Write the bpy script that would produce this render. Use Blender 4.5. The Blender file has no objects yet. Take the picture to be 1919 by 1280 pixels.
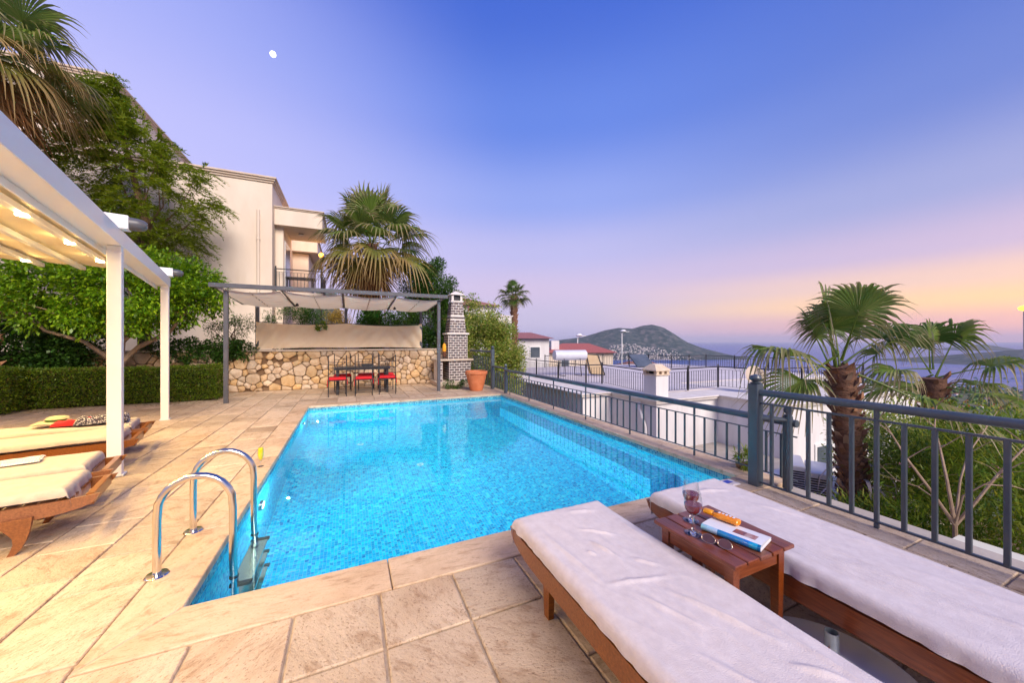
import bpy, math, random
import numpy as np
from mathutils import Vector, Matrix, noise
PI = math.pi
R_ = math.radians
random.seed(11)
rng = np.random.default_rng(11)
SC = bpy.context.scene
COL = SC.collection

# ------------------------------------------------------------------ camera, sky, fill sun, exposure
CAM_H = 1.5
YAW = R_(24.35)                      # camera looks this far clockwise of the pool's long axis (+Y)
cam_d = bpy.data.cameras.new('camera'); cam = bpy.data.objects.new('camera', cam_d); COL.objects.link(cam)
cam.location = (0, 0, CAM_H); cam.rotation_euler = (R_(90), 0, -YAW)
cam_d.sensor_width = 36; cam_d.lens = 674 / 1919 * 36; cam_d.clip_start = 0.05; cam_d.clip_end = 150000
SC.camera = cam
SC.view_settings.view_transform = 'Standard'; SC.view_settings.look = 'None'
SC.view_settings.gamma = 1; SC.view_settings.exposure = 0.2; SC.view_settings.use_curve_mapping = False
SC.render.engine = 'CYCLES'
SC.cycles.use_denoising = True
SC.cycles.max_bounces = 8; SC.cycles.diffuse_bounces = 3; SC.cycles.glossy_bounces = 4
SC.cycles.transmission_bounces = 6; SC.cycles.transparent_max_bounces = 12; SC.cycles.volume_bounces = 0
SC.cycles.caustics_reflective = False; SC.cycles.caustics_refractive = True
SC.cycles.sample_clamp_indirect = 6

def s2l(c):
    return tuple(((x / 255) / 12.92 if x / 255 <= .04045 else ((x / 255 + .055) / 1.055) ** 2.4) for x in c) + (1,)

world = bpy.data.worlds.new('World'); SC.world = world; world.use_nodes = True
def build_world():
    nt = world.node_tree; nt.nodes.clear(); N = nt.nodes.new; L = nt.links.new
    out = N('ShaderNodeOutputWorld'); bg = N('ShaderNodeBackground'); tc = N('ShaderNodeTexCoord')
    nrm = N('ShaderNodeVectorMath'); nrm.operation = 'NORMALIZE'; L(tc.outputs['Generated'], nrm.inputs[0])
    sep = N('ShaderNodeSeparateXYZ'); L(nrm.outputs[0], sep.inputs[0])
    def dot(v):
        d = N('ShaderNodeVectorMath'); d.operation = 'DOT_PRODUCT'; d.inputs[1].default_value = v; L(nrm.outputs[0], d.inputs[0]); return d.outputs['Value']
    def ramp(stops, src):
        r = N('ShaderNodeValToRGB'); r.color_ramp.interpolation = 'EASE'
        el = r.color_ramp.elements
        while len(el) < len(stops): el.new(0.5)
        for e, (p, c) in zip(el, stops): e.position = p; e.color = s2l(c)
        L(src, r.inputs[0]); return r.outputs['Color']
    z = sep.outputs['Z']
    # glow side (sunset, away to the right along +X) and the far side
    glow = ramp([(0, (196, 160, 190)), (.035, (226, 176, 178)), (.075, (250, 204, 160)), (.115, (230, 194, 184)), (.17, (192, 174, 208)), (.27, (148, 156, 208)), (.42, (98, 122, 200)), (.6, (72, 100, 190)), (.85, (58, 80, 170)), (1, (55, 76, 168))], z)
    mid = ramp([(0, (176, 174, 214)), (.06, (190, 182, 216)), (.14, (200, 184, 218)), (.24, (180, 178, 226)), (.36, (140, 158, 228)), (.52, (96, 128, 218)), (.7, (64, 100, 202)), (1, (50, 82, 180))], z)
    anti = ramp([(0, (206, 192, 226)), (.2, (200, 192, 236)), (.4, (184, 184, 240)), (.6, (166, 172, 238)), (.8, (120, 140, 226)), (1, (74, 100, 200))], z)
    def mapr(src, a, b):
        m = N('ShaderNodeMapRange'); m.interpolation_type = 'SMOOTHSTEP'; m.inputs['From Min'].default_value = a; m.inputs['From Max'].default_value = b; L(src, m.inputs['Value']); return m.outputs['Result']
    fg = mapr(dot((math.cos(R_(8)), -math.sin(R_(8)), 0)), .40, .97)
    fa = mapr(dot((-math.sin(R_(25)), math.cos(R_(25)), 0)), .50, .98)
    m1 = N('ShaderNodeMix'); m1.data_type = 'RGBA'; L(fg, m1.inputs['Factor']); L(mid, m1.inputs[6]); L(glow, m1.inputs[7])
    fa2 = mapr(dot((-math.sin(R_(40)), math.cos(R_(40)), 0)), .35, .95)
    m2 = N('ShaderNodeMix'); m2.data_type = 'RGBA'; L(fa2, m2.inputs['Factor']); L(m1.outputs[2], m2.inputs[6]); L(anti, m2.inputs[7])
    sky = N('ShaderNodeTexSky'); sky.sky_type = 'NISHITA'; sky.sun_disc = False; sky.sun_elevation = R_(2); sky.sun_rotation = R_(98)
    ss = N('ShaderNodeMix'); ss.data_type = 'RGBA'; ss.blend_type = 'ADD'; ss.inputs['Factor'].default_value = 0.02
    L(m2.outputs[2], ss.inputs[6]); L(sky.outputs[0], ss.inputs[7])
    L(ss.outputs[2], bg.inputs['Color']); bg.inputs['Strength'].default_value = 1.0
    L(bg.outputs[0], out.inputs[0])
build_world()

fill_sun_d = bpy.data.lights.new('sun', 'SUN'); sun = bpy.data.objects.new('sun', fill_sun_d); COL.objects.link(sun)  # soft fill added from behind the camera; the sun itself has set
fill_sun_d.energy = 4.1; fill_sun_d.angle = R_(32); fill_sun_d.color = (1.0, .87, .73)
sun.rotation_euler = Vector((.13, -.88, .62)).to_track_quat('Z', 'Y').to_euler()

# ------------------------------------------------------------------ naming helpers
def tag(o, label=None, cat=None, group=None, kind=None):
    if label: o['label'] = label
    if cat: o['category'] = cat
    if group: o['group'] = group
    if kind: o['kind'] = kind
    return o
def thing(name, label, cat, loc=(0, 0, 0), rz=0, group=None):
    o = bpy.data.objects.new(name, None); o.empty_display_size = .1; COL.objects.link(o)
    o.location = loc; o.rotation_euler = (0, 0, rz)
    return tag(o, label, cat, group)
def kids(o): return [c for c in COL.objects if c.parent == o]
def inst(mesh, name, parent, loc, rot=(0, 0, 0), scale=(1, 1, 1)):
    o = bpy.data.objects.new(name, mesh); COL.objects.link(o); o.parent = parent
    o.location = loc; o.rotation_euler = rot; o.scale = scale
    return o
def copy_tree(o, parent=None, label=None, children=None):
    c = o.copy(); COL.objects.link(c); c.parent = parent
    if label: c['label'] = label
    for ch in o.children: copy_tree(ch, c)
    return c

# ------------------------------------------------------------------ mesh builder
class MB:
    def __init__(s): s.v = []; s.f = []; s.attr = None
    def add(s, verts, faces):
        b = len(s.v); s.v.extend(tuple(p) for p in verts); s.f.extend(tuple(i + b for i in f) for f in faces); return s
    def box(s, x0, x1, y0, y1, z0, z1, c=0.0, rot=None, org=(0, 0, 0)):
        if x0 > x1: x0, x1 = x1, x0
        if y0 > y1: y0, y1 = y1, y0
        if z0 > z1: z0, z1 = z1, z0
        c = min(c, (x1 - x0) * .45, (y1 - y0) * .45, (z1 - z0) * .45)
        if c <= 0:
            vs = [(x, y, z) for z in (z0, z1) for y in (y0, y1) for x in (x0, x1)]
            fs = [(0, 2, 3, 1), (4, 5, 7, 6), (0, 1, 5, 4), (2, 6, 7, 3), (0, 4, 6, 2), (1, 3, 7, 5)]
        else:
            vs = []; idx = {}
            X = (x0, x1); Y = (y0, y1); Z = (z0, z1)
            for i in (0, 1):
                for j in (0, 1):
                    for k in (0, 1):
                        sx, sy, sz = (1, -1)[i], (1, -1)[j], (1, -1)[k]
                        for a in range(3):
                            p = [X[i] + sx * c, Y[j] + sy * c, Z[k] + sz * c]
                            p[a] = (X[i], Y[j], Z[k])[a]
                            idx[i, j, k, a] = len(vs); vs.append(tuple(p))
            fs = []
            for a in range(3):
                for side in (0, 1):
                    ring = []
                    for (p, q) in ((0, 0), (1, 0), (1, 1), (0, 1)):
                        ijk = [0, 0, 0]; ijk[a] = side; ijk[(a + 1) % 3] = p; ijk[(a + 2) % 3] = q
                        ring.append(idx[(*ijk, a)])
                    fs.append(tuple(ring if side else ring[::-1]))
            for a in range(3):          # edges along axis a
                b, d = (a + 1) % 3, (a + 2) % 3
                for p in (0, 1):
                    for q in (0, 1):
                        k0 = [0, 0, 0]; k0[b] = p; k0[d] = q; k1 = list(k0); k1[a] = 1
                        r = [idx[(*k0, b)], idx[(*k1, b)], idx[(*k1, d)], idx[(*k0, d)]]
                        fs.append(tuple(r if (p == q) else r[::-1]))
            for i in (0, 1):
                for j in (0, 1):
                    for k in (0, 1):
                        r = [idx[i, j, k, 0], idx[i, j, k, 1], idx[i, j, k, 2]]
                        fs.append(tuple(r if (i + j + k) % 2 else r[::-1]))
        if rot is not None:
            o = Vector(org); vs = [tuple(o + rot @ (Vector(p) - o)) for p in vs]
        return s.add(vs, fs)
    def tube(s, pts, r, n=8, cap=True):
        pts = [Vector(p) for p in pts]; m = len(pts)
        rs = r if hasattr(r, '__len__') else [r] * m
        d0 = (pts[1] - pts[0]).normalized()
        up = Vector((0, 0, 1)) if abs(d0.z) < .9 else Vector((1, 0, 0))
        a = d0.cross(up).normalized(); vs = []
        for i, p in enumerate(pts):
            d = (pts[min(i + 1, m - 1)] - pts[max(i - 1, 0)]).normalized()
            a = (a - d * a.dot(d)).normalized(); b = d.cross(a)
            for k in range(n):
                t = 2 * PI * k / n; vs.append(p + (a * math.cos(t) + b * math.sin(t)) * rs[i])
        fs = [(i * n + k, i * n + (k + 1) % n, (i + 1) * n + (k + 1) % n, (i + 1) * n + k) for i in range(m - 1) for k in range(n)]
        if cap: fs += [tuple(range(n))[::-1], tuple((m - 1) * n + k for k in range(n))]
        return s.add(vs, fs)
    def cyl(s, p0, p1, r0, r1=None, n=16): return s.tube([p0, p1], [r0, r0 if r1 is None else r1], n)
    def lathe(s, prof, n=24, org=(0, 0, 0), closed=False):
        ox, oy, oz = org; m = len(prof)
        vs = [(ox + r * math.cos(2 * PI * k / n), oy + r * math.sin(2 * PI * k / n), oz + z) for r, z in prof for k in range(n)]
        fs = [(i * n + k, i * n + (k + 1) % n, (i + 1) * n + (k + 1) % n, (i + 1) * n + k) for i in range(m - 1) for k in range(n)]
        if closed: fs += [((m - 1) * n + k, (m - 1) * n + (k + 1) % n, (k + 1) % n, k) for k in range(n)]
        return s.add(vs, fs)
    def prism(s, poly, z0, z1, c=0.0):
        """poly counter-clockwise in xy"""
        n = len(poly); cx = sum(p[0] for p in poly) / n; cy = sum(p[1] for p in poly) / n
        def inner(d):
            out = []
            for i in range(n):
                p0 = Vector(poly[i - 1]); p1 = Vector(poly[i]); p2 = Vector(poly[(i + 1) % n])
                e1 = (p1 - p0).normalized(); e2 = (p2 - p1).normalized()
                n1 = Vector((-e1.y, e1.x)); n2 = Vector((-e2.y, e2.x)); b = (n1 + n2)
                k = d / max(.3, (1 + n1.dot(n2))); out.append((p1.x + b.x * k, p1.y + b.y * k))
            return out
        if c > 0:
            i_ = inner(c)
            vs = [(*p, z0) for p in poly] + [(*p, z1 - c) for p in poly] + [(*p, z1) for p in i_]; L = 3
        else:
            vs = [(*p, z0) for p in poly] + [(*p, z1) for p in poly]; L = 2
        fs = [tuple(range(n))[::-1], tuple((L - 1) * n + k for k in range(n))]
        fs += [(l * n + k, l * n + (k + 1) % n, (l + 1) * n + (k + 1) % n, (l + 1) * n + k) for l in range(L - 1) for k in range(n)]
        return s.add(vs, fs)
    def grid(s, P):
        """P[i][j] -> point"""
        m, n = len(P), len(P[0]); vs = [p for row in P for p in row]
        return s.add(vs, [(i * n + j, i * n + j + 1, (i + 1) * n + j + 1, (i + 1) * n + j) for i in range(m - 1) for j in range(n - 1)])
    def mesh(s, name, mat, smooth=False, ang=35):
        me = bpy.data.meshes.new(name); me.from_pydata([tuple(p) for p in s.v], [], s.f); me.update()
        if mat: me.materials.append(mat)
        if smooth:
            me.polygons.foreach_set('use_smooth', [True] * len(me.polygons)); me.set_sharp_from_angle(angle=R_(ang))
        return me
    def build(s, name, mat, parent=None, smooth=False, ang=35, loc=(0, 0, 0), rot=(0, 0, 0)):
        return inst(s.mesh(name, mat, smooth, ang), name, parent, loc, rot)

def np_mesh(name, V, F, mat, smooth=False, attrs=None):
    V = np.asarray(V, dtype=np.float32); F = np.asarray(F, dtype=np.int32); k = F.shape[1]
    me = bpy.data.meshes.new(name); me.vertices.add(len(V)); me.vertices.foreach_set('co', V.ravel())
    me.loops.add(F.size); me.loops.foreach_set('vertex_index', F.ravel())
    me.polygons.add(len(F)); me.polygons.foreach_set('loop_start', np.arange(0, F.size, k, dtype=np.int32))
    me.polygons.foreach_set('loop_total', np.full(len(F), k, dtype=np.int32))
    if smooth: me.polygons.foreach_set('use_smooth', np.ones(len(F), dtype=bool))
    me.update(calc_edges=True)
    if attrs:
        for an, av in attrs.items():
            a = me.attributes.new(an, 'FLOAT', 'POINT'); a.data.foreach_set('value', np.asarray(av, dtype=np.float32))
    if mat: me.materials.append(mat)
    return me

# ------------------------------------------------------------------ materials
def new_mat(name):
    m = bpy.data.materials.new(name); m.use_nodes = True; nt = m.node_tree
    b = nt.nodes['Principled BSDF']; return m, nt, b, nt.nodes.new, nt.links.new
def surf(name, c1, c2=None, rough=.6, scale=6, metal=0, bump=0, bscale=60, stretch=(1, 1, 1), spec=.5, rand=0, detail=5, world_pos=False, c3=None, coat=0, bdist=.01):
    m, nt, b, N, L = new_mat(name); c2 = c2 or c1
    b.inputs['Roughness'].default_value = rough; b.inputs['Metallic'].default_value = metal
    b.inputs['Specular IOR Level'].default_value = spec; b.inputs['Coat Weight'].default_value = coat
    if world_pos: src = N('ShaderNodeNewGeometry').outputs['Position']
    else: src = N('ShaderNodeTexCoord').outputs['Object']
    oi = N('ShaderNodeObjectInfo')
    off = N('ShaderNodeVectorMath'); off.operation = 'MULTIPLY_ADD'; L(src, off.inputs[0]); off.inputs[1].default_value = stretch
    rv = N('ShaderNodeMath'); rv.operation = 'MULTIPLY'; L(oi.outputs['Random'], rv.inputs[0]); rv.inputs[1].default_value = 37.0
    L(rv.outputs[0], off.inputs[2])
    nz = N('ShaderNodeTexNoise'); nz.inputs['Scale'].default_value = scale; nz.inputs['Detail'].default_value = detail; nz.inputs['Roughness'].default_value = .6
    L(off.outputs[0], nz.inputs['Vector'])
    rp = N('ShaderNodeValToRGB'); L(nz.outputs[0], rp.inputs[0])
    rp.color_ramp.elements[0].position = .32; rp.color_ramp.elements[1].position = .68
    rp.color_ramp.elements[0].color = (*c1, 1); rp.color_ramp.elements[1].color = (*c2, 1)
    if c3: e = rp.color_ramp.elements.new(.5); e.color = (*c3, 1)
    col = rp.outputs[0]
    if rand:
        hs = N('ShaderNodeHueSaturation'); L(col, hs.inputs['Color'])
        mr = N('ShaderNodeMapRange'); L(oi.outputs['Random'], mr.inputs['Value']); mr.inputs['To Min'].default_value = 1 - rand; mr.inputs['To Max'].default_value = 1 + rand
        L(mr.outputs[0], hs.inputs['Value'])
        m2 = N('ShaderNodeMath'); m2.operation = 'FRACT'; m3 = N('ShaderNodeMath'); m3.operation = 'MULTIPLY'; L(oi.outputs['Random'], m3.inputs[0]); m3.inputs[1].default_value = 7.3; L(m3.outputs[0], m2.inputs[0])
        mr2 = N('ShaderNodeMapRange'); L(m2.outputs[0], mr2.inputs['Value']); mr2.inputs['To Min'].default_value = 1 - rand * 1.2; mr2.inputs['To Max'].default_value = 1 + rand * 1.2
        L(mr2.outputs[0], hs.inputs['Saturation']); col = hs.outputs[0]
    L(col, b.inputs['Base Color'])
    if bump:
        bz = N('ShaderNodeTexNoise'); bz.inputs['Scale'].default_value = bscale; bz.inputs['Detail'].default_value = 5; L(off.outputs[0], bz.inputs['Vector'])
        bp = N('ShaderNodeBump'); bp.inputs['Strength'].default_value = bump; bp.inputs['Distance'].default_value = bdist; L(bz.outputs[0], bp.inputs['Height']); L(bp.outputs[0], b.inputs['Normal'])
    return m
def leaf_mat(name, cols, rough=.5, trans=.42, tip=None, spec=.4):
    """cols: list of rgb picked per leaf"""
    m, nt, b, N, L = new_mat(name)
    g = N('ShaderNodeNewGeometry'); rp = N('ShaderNodeValToRGB'); L(g.outputs['Random Per Island'], rp.inputs[0])
    el = rp.color_ramp.elements
    while len(el) < len(cols): el.new(.5)
    for i, (e, c) in enumerate(zip(el, cols)): e.position = i / (len(cols) - 1); e.color = (*c, 1)
    col = rp.outputs[0]
    if tip:
        at = N('ShaderNodeAttribute'); at.attribute_name = 'tip'; mx = N('ShaderNodeMix'); mx.data_type = 'RGBA'
        nz = N('ShaderNodeTexNoise'); nz.inputs['Scale'].default_value = 3; ad = N('ShaderNodeMath'); ad.operation = 'MULTIPLY_ADD'
        L(nz.outputs[0], ad.inputs[0]); ad.inputs[1].default_value = 1.0; L(at.outputs['Fac'], ad.inputs[2])
        mr = N('ShaderNodeMapRange'); mr.inputs['From Min'].default_value = tip[1]; mr.inputs['From Max'].default_value = tip[1] + .45; L(ad.outputs[0], mr.inputs['Value'])
        L(mr.outputs[0], mx.inputs['Factor']); L(col, mx.inputs[6]); mx.inputs[7].default_value = (*tip[0], 1); col = mx.outputs[2]
    L(col, b.inputs['Base Color']); b.inputs['Roughness'].default_value = rough; b.inputs['Specular IOR Level'].default_value = spec
    tr = N('ShaderNodeBsdfTranslucent'); L(col, tr.inputs['Color']); ms = N('ShaderNodeMixShader'); ms.inputs[0].default_value = trans
    L(b.outputs[0], ms.inputs[1]); L(tr.outputs[0], ms.inputs[2]); L(ms.outputs[0], nt.nodes['Material Output'].inputs[0])
    return m
def emit_mat(name, c, s):
    m, nt, b, N, L = new_mat(name); b.inputs['Base Color'].default_value = (*c, 1); b.inputs['Emission Color'].default_value = (*c, 1); b.inputs['Emission Strength'].default_value = s
    return m
def wood_mat(name, c1, c2, rough=.35, scale=9, stretch=(9, 1, 9)):
    return surf(name, c1, c2, rough=rough, scale=scale, stretch=stretch, bump=.15, bscale=30, coat=.15, rand=.12)

def travertine(name, tint=(1, 1, 1), rand=.10, bump=.6, streak=(1.0, 1.35, 1), worn=.8, turn=2.6):
    m, nt, b, N, L = new_mat(name)
    src = N('ShaderNodeNewGeometry').outputs['Position']; oi = N('ShaderNodeObjectInfo')
    rv = N('ShaderNodeMath'); rv.operation = 'MULTIPLY'; L(oi.outputs['Random'], rv.inputs[0]); rv.inputs[1].default_value = 61.0
    vr = N('ShaderNodeVectorRotate'); vr.rotation_type = 'Z_AXIS'; L(src, vr.inputs['Vector']); va = N('ShaderNodeMath'); va.operation = 'MULTIPLY'; L(oi.outputs['Random'], va.inputs[0]); va.inputs[1].default_value = turn; L(va.outputs[0], vr.inputs['Angle']); src = vr.outputs[0]
    def noise_(scale, st, det=6, ro=.62, dist=0):
        o = N('ShaderNodeVectorMath'); o.operation = 'MULTIPLY_ADD'; L(src, o.inputs[0]); o.inputs[1].default_value = st; L(rv.outputs[0], o.inputs[2])
        n = N('ShaderNodeTexNoise'); n.inputs['Scale'].default_value = scale; n.inputs['Detail'].default_value = det; n.inputs['Roughness'].default_value = ro; n.inputs['Distortion'].default_value = dist
        L(o.outputs[0], n.inputs['Vector']); return n.outputs[0]
    def ramp(src_, stops):
        r = N('ShaderNodeValToRGB'); el = r.color_ramp.elements
        while len(el) < len(stops): el.new(.5)
        for e, (p, c) in zip(el, stops): e.position = p; e.color = (*c, 1)
        L(src_, r.inputs[0]); return r.outputs[0]
    t = lambda c: tuple(a * k for a, k in zip(c, tint))
    base = ramp(noise_(3.2, streak, dist=.8), [(.25, t((.50, .37, .25))), (.42, t((.60, .46, .325))), (.58, t((.66, .52, .38))), (.78, t((.60, .43, .29)))])
    veins = ramp(noise_(5.5, (streak[0], streak[1] * 1.9, 1), 9, .72, .5), [(.36, (.60, .49, .40)), (.49, (1, 1, 1)), (.72, (1.06, 1.03, .98))])
    mx = N('ShaderNodeMix'); mx.data_type = 'RGBA'; mx.blend_type = 'MULTIPLY'; mx.inputs['Factor'].default_value = .7; L(base, mx.inputs[6]); L(veins, mx.inputs[7])
    pits_n = noise_(62, (1, 1.4, 1), 4, .68); pits = ramp(pits_n, [(.33, (.42, .34, .28)), (.44, (1, 1, 1))])
    mx2 = N('ShaderNodeMix'); mx2.data_type = 'RGBA'; mx2.blend_type = 'MULTIPLY'; mx2.inputs['Factor'].default_value = worn; L(mx.outputs[2], mx2.inputs[6]); L(pits, mx2.inputs[7])
    dirt = ramp(noise_(.9, (1, 1, 1), 5), [(.32, (.72, .63, .55)), (.5, (1, 1, 1))])
    mx3 = N('ShaderNodeMix'); mx3.data_type = 'RGBA'; mx3.blend_type = 'MULTIPLY'; mx3.inputs['Factor'].default_value = .7; L(mx2.outputs[2], mx3.inputs[6]); L(dirt, mx3.inputs[7])
    hs = N('ShaderNodeHueSaturation'); mr = N('ShaderNodeMapRange'); L(oi.outputs['Random'], mr.inputs['Value']); mr.inputs['To Min'].default_value = 1 - rand; mr.inputs['To Max'].default_value = 1 + rand
    L(mr.outputs[0], hs.inputs['Value']); L(mx3.outputs[2], hs.inputs['Color']); L(hs.outputs[0], b.inputs['Base Color'])
    b.inputs['Roughness'].default_value = .62; b.inputs['Specular IOR Level'].default_value = .35
    bn = noise_(28, (1, 1.8, 1), 7, .65); ad = N('ShaderNodeMath'); ad.operation = 'MULTIPLY_ADD'; L(pits_n, ad.inputs[0]); ad.inputs[1].default_value = .6; L(bn, ad.inputs[2])
    bp = N('ShaderNodeBump'); bp.inputs['Strength'].default_value = bump; bp.inputs['Distance'].default_value = .012; L(ad.outputs[0], bp.inputs['Height']); L(bp.outputs[0], b.inputs['Normal'])
    return m

def mosaic(name, cols, size=.034, grout=(.35, .62, .7)):
    m, nt, b, N, L = new_mat(name); g = N('ShaderNodeNewGeometry')
    sc = N('ShaderNodeVectorMath'); sc.operation = 'MULTIPLY_ADD'; L(g.outputs['Position'], sc.inputs[0]); sc.inputs[1].default_value = (1 / size,) * 3; sc.inputs[2].default_value = (.37, .43, .41)
    fl = N('ShaderNodeVectorMath'); fl.operation = 'FLOOR'; L(sc.outputs[0], fl.inputs[0])
    wn = N('ShaderNodeTexWhiteNoise'); wn.noise_dimensions = '3D'; L(fl.outputs[0], wn.inputs['Vector'])
    # neighbouring tiles come in small runs of one shade
    cl = N('ShaderNodeTexNoise'); cl.inputs['Scale'].default_value = .33; cl.inputs['Detail'].default_value = 1; L(fl.outputs[0], cl.inputs['Vector'])
    mixv = N('ShaderNodeMath'); mixv.operation = 'MULTIPLY_ADD'; L(cl.outputs[0], mixv.inputs[0]); mixv.inputs[1].default_value = .55
    w2 = N('ShaderNodeMath'); w2.operation = 'MULTIPLY'; L(wn.outputs['Value'], w2.inputs[0]); w2.inputs[1].default_value = .7; L(w2.outputs[0], mixv.inputs[2])
    rp = N('ShaderNodeValToRGB'); rp.color_ramp.interpolation = 'CONSTANT'; el = rp.color_ramp.elements
    while len(el) < len(cols): el.new(.5)
    for e, (p, c) in zip(el, cols): e.position = p; e.color = (*c, 1)
    L(mixv.outputs[0], rp.inputs[0])
    fr = N('ShaderNodeVectorMath'); fr.operation = 'FRACTION'; L(sc.outputs[0], fr.inputs[0])
    ce = N('ShaderNodeVectorMath'); ce.operation = 'SUBTRACT'; L(fr.outputs[0], ce.inputs[0]); ce.inputs[1].default_value = (.5,) * 3
    ab = N('ShaderNodeVectorMath'); ab.operation = 'ABSOLUTE'; L(ce.outputs[0], ab.inputs[0])
    an = N('ShaderNodeVectorMath'); an.operation = 'ABSOLUTE'; L(g.outputs['True Normal'], an.inputs[0])
    sb = N('ShaderNodeVectorMath'); sb.operation = 'SUBTRACT'; L(ab.outputs[0], sb.inputs[0]); L(an.outputs[0], sb.inputs[1])
    sp = N('ShaderNodeSeparateXYZ'); L(sb.outputs[0], sp.inputs[0])
    m1 = N('ShaderNodeMath'); m1.operation = 'MAXIMUM'; L(sp.outputs[0], m1.inputs[0]); L(sp.outputs[1], m1.inputs[1])
    m2 = N('ShaderNodeMath'); m2.operation = 'MAXIMUM'; L(m1.outputs[0], m2.inputs[0]); L(sp.outputs[2], m2.inputs[1])
    gt = N('ShaderNodeMath'); gt.operation = 'GREATER_THAN'; L(m2.outputs[0], gt.inputs[0]); gt.inputs[1].default_value = .455
    mx = N('ShaderNodeMix'); mx.data_type = 'RGBA'; L(gt.outputs[0], mx.inputs['Factor']); L(rp.outputs[0], mx.inputs[6]); mx.inputs[7].default_value = (*grout, 1)
    L(mx.outputs[2], b.inputs['Base Color']); b.inputs['Roughness'].default_value = .25
    return m

M = {}
M['travertine'] = travertine('travertine', tint=(.93, .92, .91), rand=.17)
M['coping'] = travertine('coping_stone', tint=(.98, .93, .88), bump=.28, streak=(1.0, 2.2, 1), worn=.35, turn=.15)
M['coping_x'] = travertine('coping_stone_lengthwise', tint=(.98, .93, .88), bump=.28, streak=(2.2, 1.0, 1), worn=.35, turn=.15)
M['grout'] = surf('grout', (.34, .25, .17), (.56, .44, .32), rough=.9, scale=9, world_pos=True, bump=.4, bscale=90)
M['concrete'] = surf('concrete', (.42, .36, .30), (.52, .46, .40), rough=.9, scale=3, world_pos=True, bump=.3, bscale=40)
M['white_metal'] = surf('white_powder_coat', (.80, .79, .78), (.84, .83, .82), rough=.35, scale=2)
M['charcoal'] = surf('charcoal_paint', (.075, .078, .09), (.10, .10, .115), rough=.38, scale=5, bump=.08, bscale=120, spec=.5)
M['rail_paint'] = surf('slate_paint', (.055, .075, .095), (.075, .092, .112), rough=.32, scale=7, bump=.1, bscale=90, spec=.6)
M['black_iron'] = surf('black_iron', (.018, .018, .022), (.032, .03, .034), rough=.42, scale=9, bump=.1, bscale=80)
M['steel'] = surf('polished_steel', (.62, .58, .52), (.72, .68, .62), rough=.16, metal=1, scale=4, bump=.03, bscale=25)
M['zinc'] = surf('zinc_pipe', (.28, .33, .38), (.42, .46, .5), rough=.35, metal=.85, scale=12, bump=.15, bscale=60)
M['canvas'] = surf('cream_canvas', (.82, .64, .43), (.86, .70, .50), rough=.85, scale=5, bump=.12, bscale=180)
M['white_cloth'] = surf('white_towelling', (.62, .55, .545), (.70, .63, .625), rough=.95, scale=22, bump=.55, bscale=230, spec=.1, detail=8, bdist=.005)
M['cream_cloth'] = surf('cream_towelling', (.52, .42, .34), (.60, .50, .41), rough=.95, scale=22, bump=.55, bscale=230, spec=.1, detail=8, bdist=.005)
M['teak'] = wood_mat('red_teak', (.13, .030, .012), (.24, .07, .026), rough=.32)
M['teak_x'] = wood_mat('red_teak_crossways', (.13, .030, .012), (.24, .07, .026), rough=.32, stretch=(1, 9, 9))
M['oak'] = wood_mat('golden_teak', (.17, .052, .013), (.29, .10, .026), rough=.35, stretch=(1, 9, 9))
M['mortar'] = surf('lime_mortar', (.15, .085, .045), (.26, .16, .09), rough=.95, scale=8, bump=.5, bscale=60, world_pos=True)
M['stone'] = surf('limestone_rubble', (.44, .28, .15), (.68, .51, .33), rough=.85, scale=4.5, c3=(.58, .41, .25), bump=.7, bscale=22, rand=.2, bdist=.02)
M['cap_stone'] = surf('cap_stone', (.50, .40, .30), (.62, .52, .42), rough=.8, scale=5, bump=.4, bscale=30)
M['render_cream'] = surf('cream_render', (.71, .59, .48), (.79, .68, .57), rough=.9, scale=1.2, stretch=(1.4, 1.4, .35), world_pos=True, bump=.12, bscale=50)
M['render_white'] = surf('white_render', (.66, .63, .63), (.78, .755, .755), rough=.9, scale=1.5, stretch=(1.6, 1.6, .3), world_pos=True, bump=.15, bscale=40)
M['cornice'] = surf('cornice_paint', (.58, .46, .36), (.68, .56, .46), rough=.85, scale=3, world_pos=True, bump=.15, bscale=30)
M['white_cornice'] = surf('white_cornice', (.64, .58, .53), (.76, .71, .67), rough=.85, scale=3, world_pos=True, bump=.2, bscale=30)
M['roof_tile'] = surf('red_clay_tile', (.26, .045, .035), (.38, .09, .06), rough=.7, scale=7, bump=.3, bscale=40, rand=.18)
M['roof_orange'] = surf('orange_clay_roof', (.24, .10, .07), (.36, .17, .12), rough=.75, scale=9, bump=.4, bscale=8)
M['terracotta'] = surf('terracotta', (.52, .14, .045), (.64, .21, .085), rough=.7, scale=6, bump=.3, bscale=35)
M['brick'] = surf('glazed_dark_brick', (.08, .06, .065), (.145, .11, .115), rough=.4, scale=9, bump=.2, bscale=50, rand=.25)
M['white_mortar'] = surf('white_mortar', (.66, .60, .55), (.76, .70, .65), rough=.9, scale=12, bump=.3, bscale=60)
M['red_cloth'] = surf('red_cloth', (.56, .006, .012), (.66, .012, .02), rough=.8, scale=9, bump=.3, bscale=60)
M['bark'] = surf('bark', (.10, .055, .03), (.22, .13, .075), rough=.9, scale=7, stretch=(3, 3, 1), bump=.8, bscale=18, bdist=.03)
M['pale_bark'] = surf('pale_bark', (.26, .17, .11), (.40, .29, .20), rough=.85, scale=8, bump=.5, bscale=30)
M['palm_trunk'] = surf('palm_trunk_fibre', (.10, .045, .025), (.26, .13, .075), rough=.9, scale=6, stretch=(1, 1, 3), bump=.9, bscale=25, bdist=.03)
M['boot'] = leaf_mat('palm_leaf_base', [(.15, .065, .035), (.34, .17, .09), (.22, .10, .05), (.48, .32, .22)], rough=.85, trans=.05)
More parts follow.
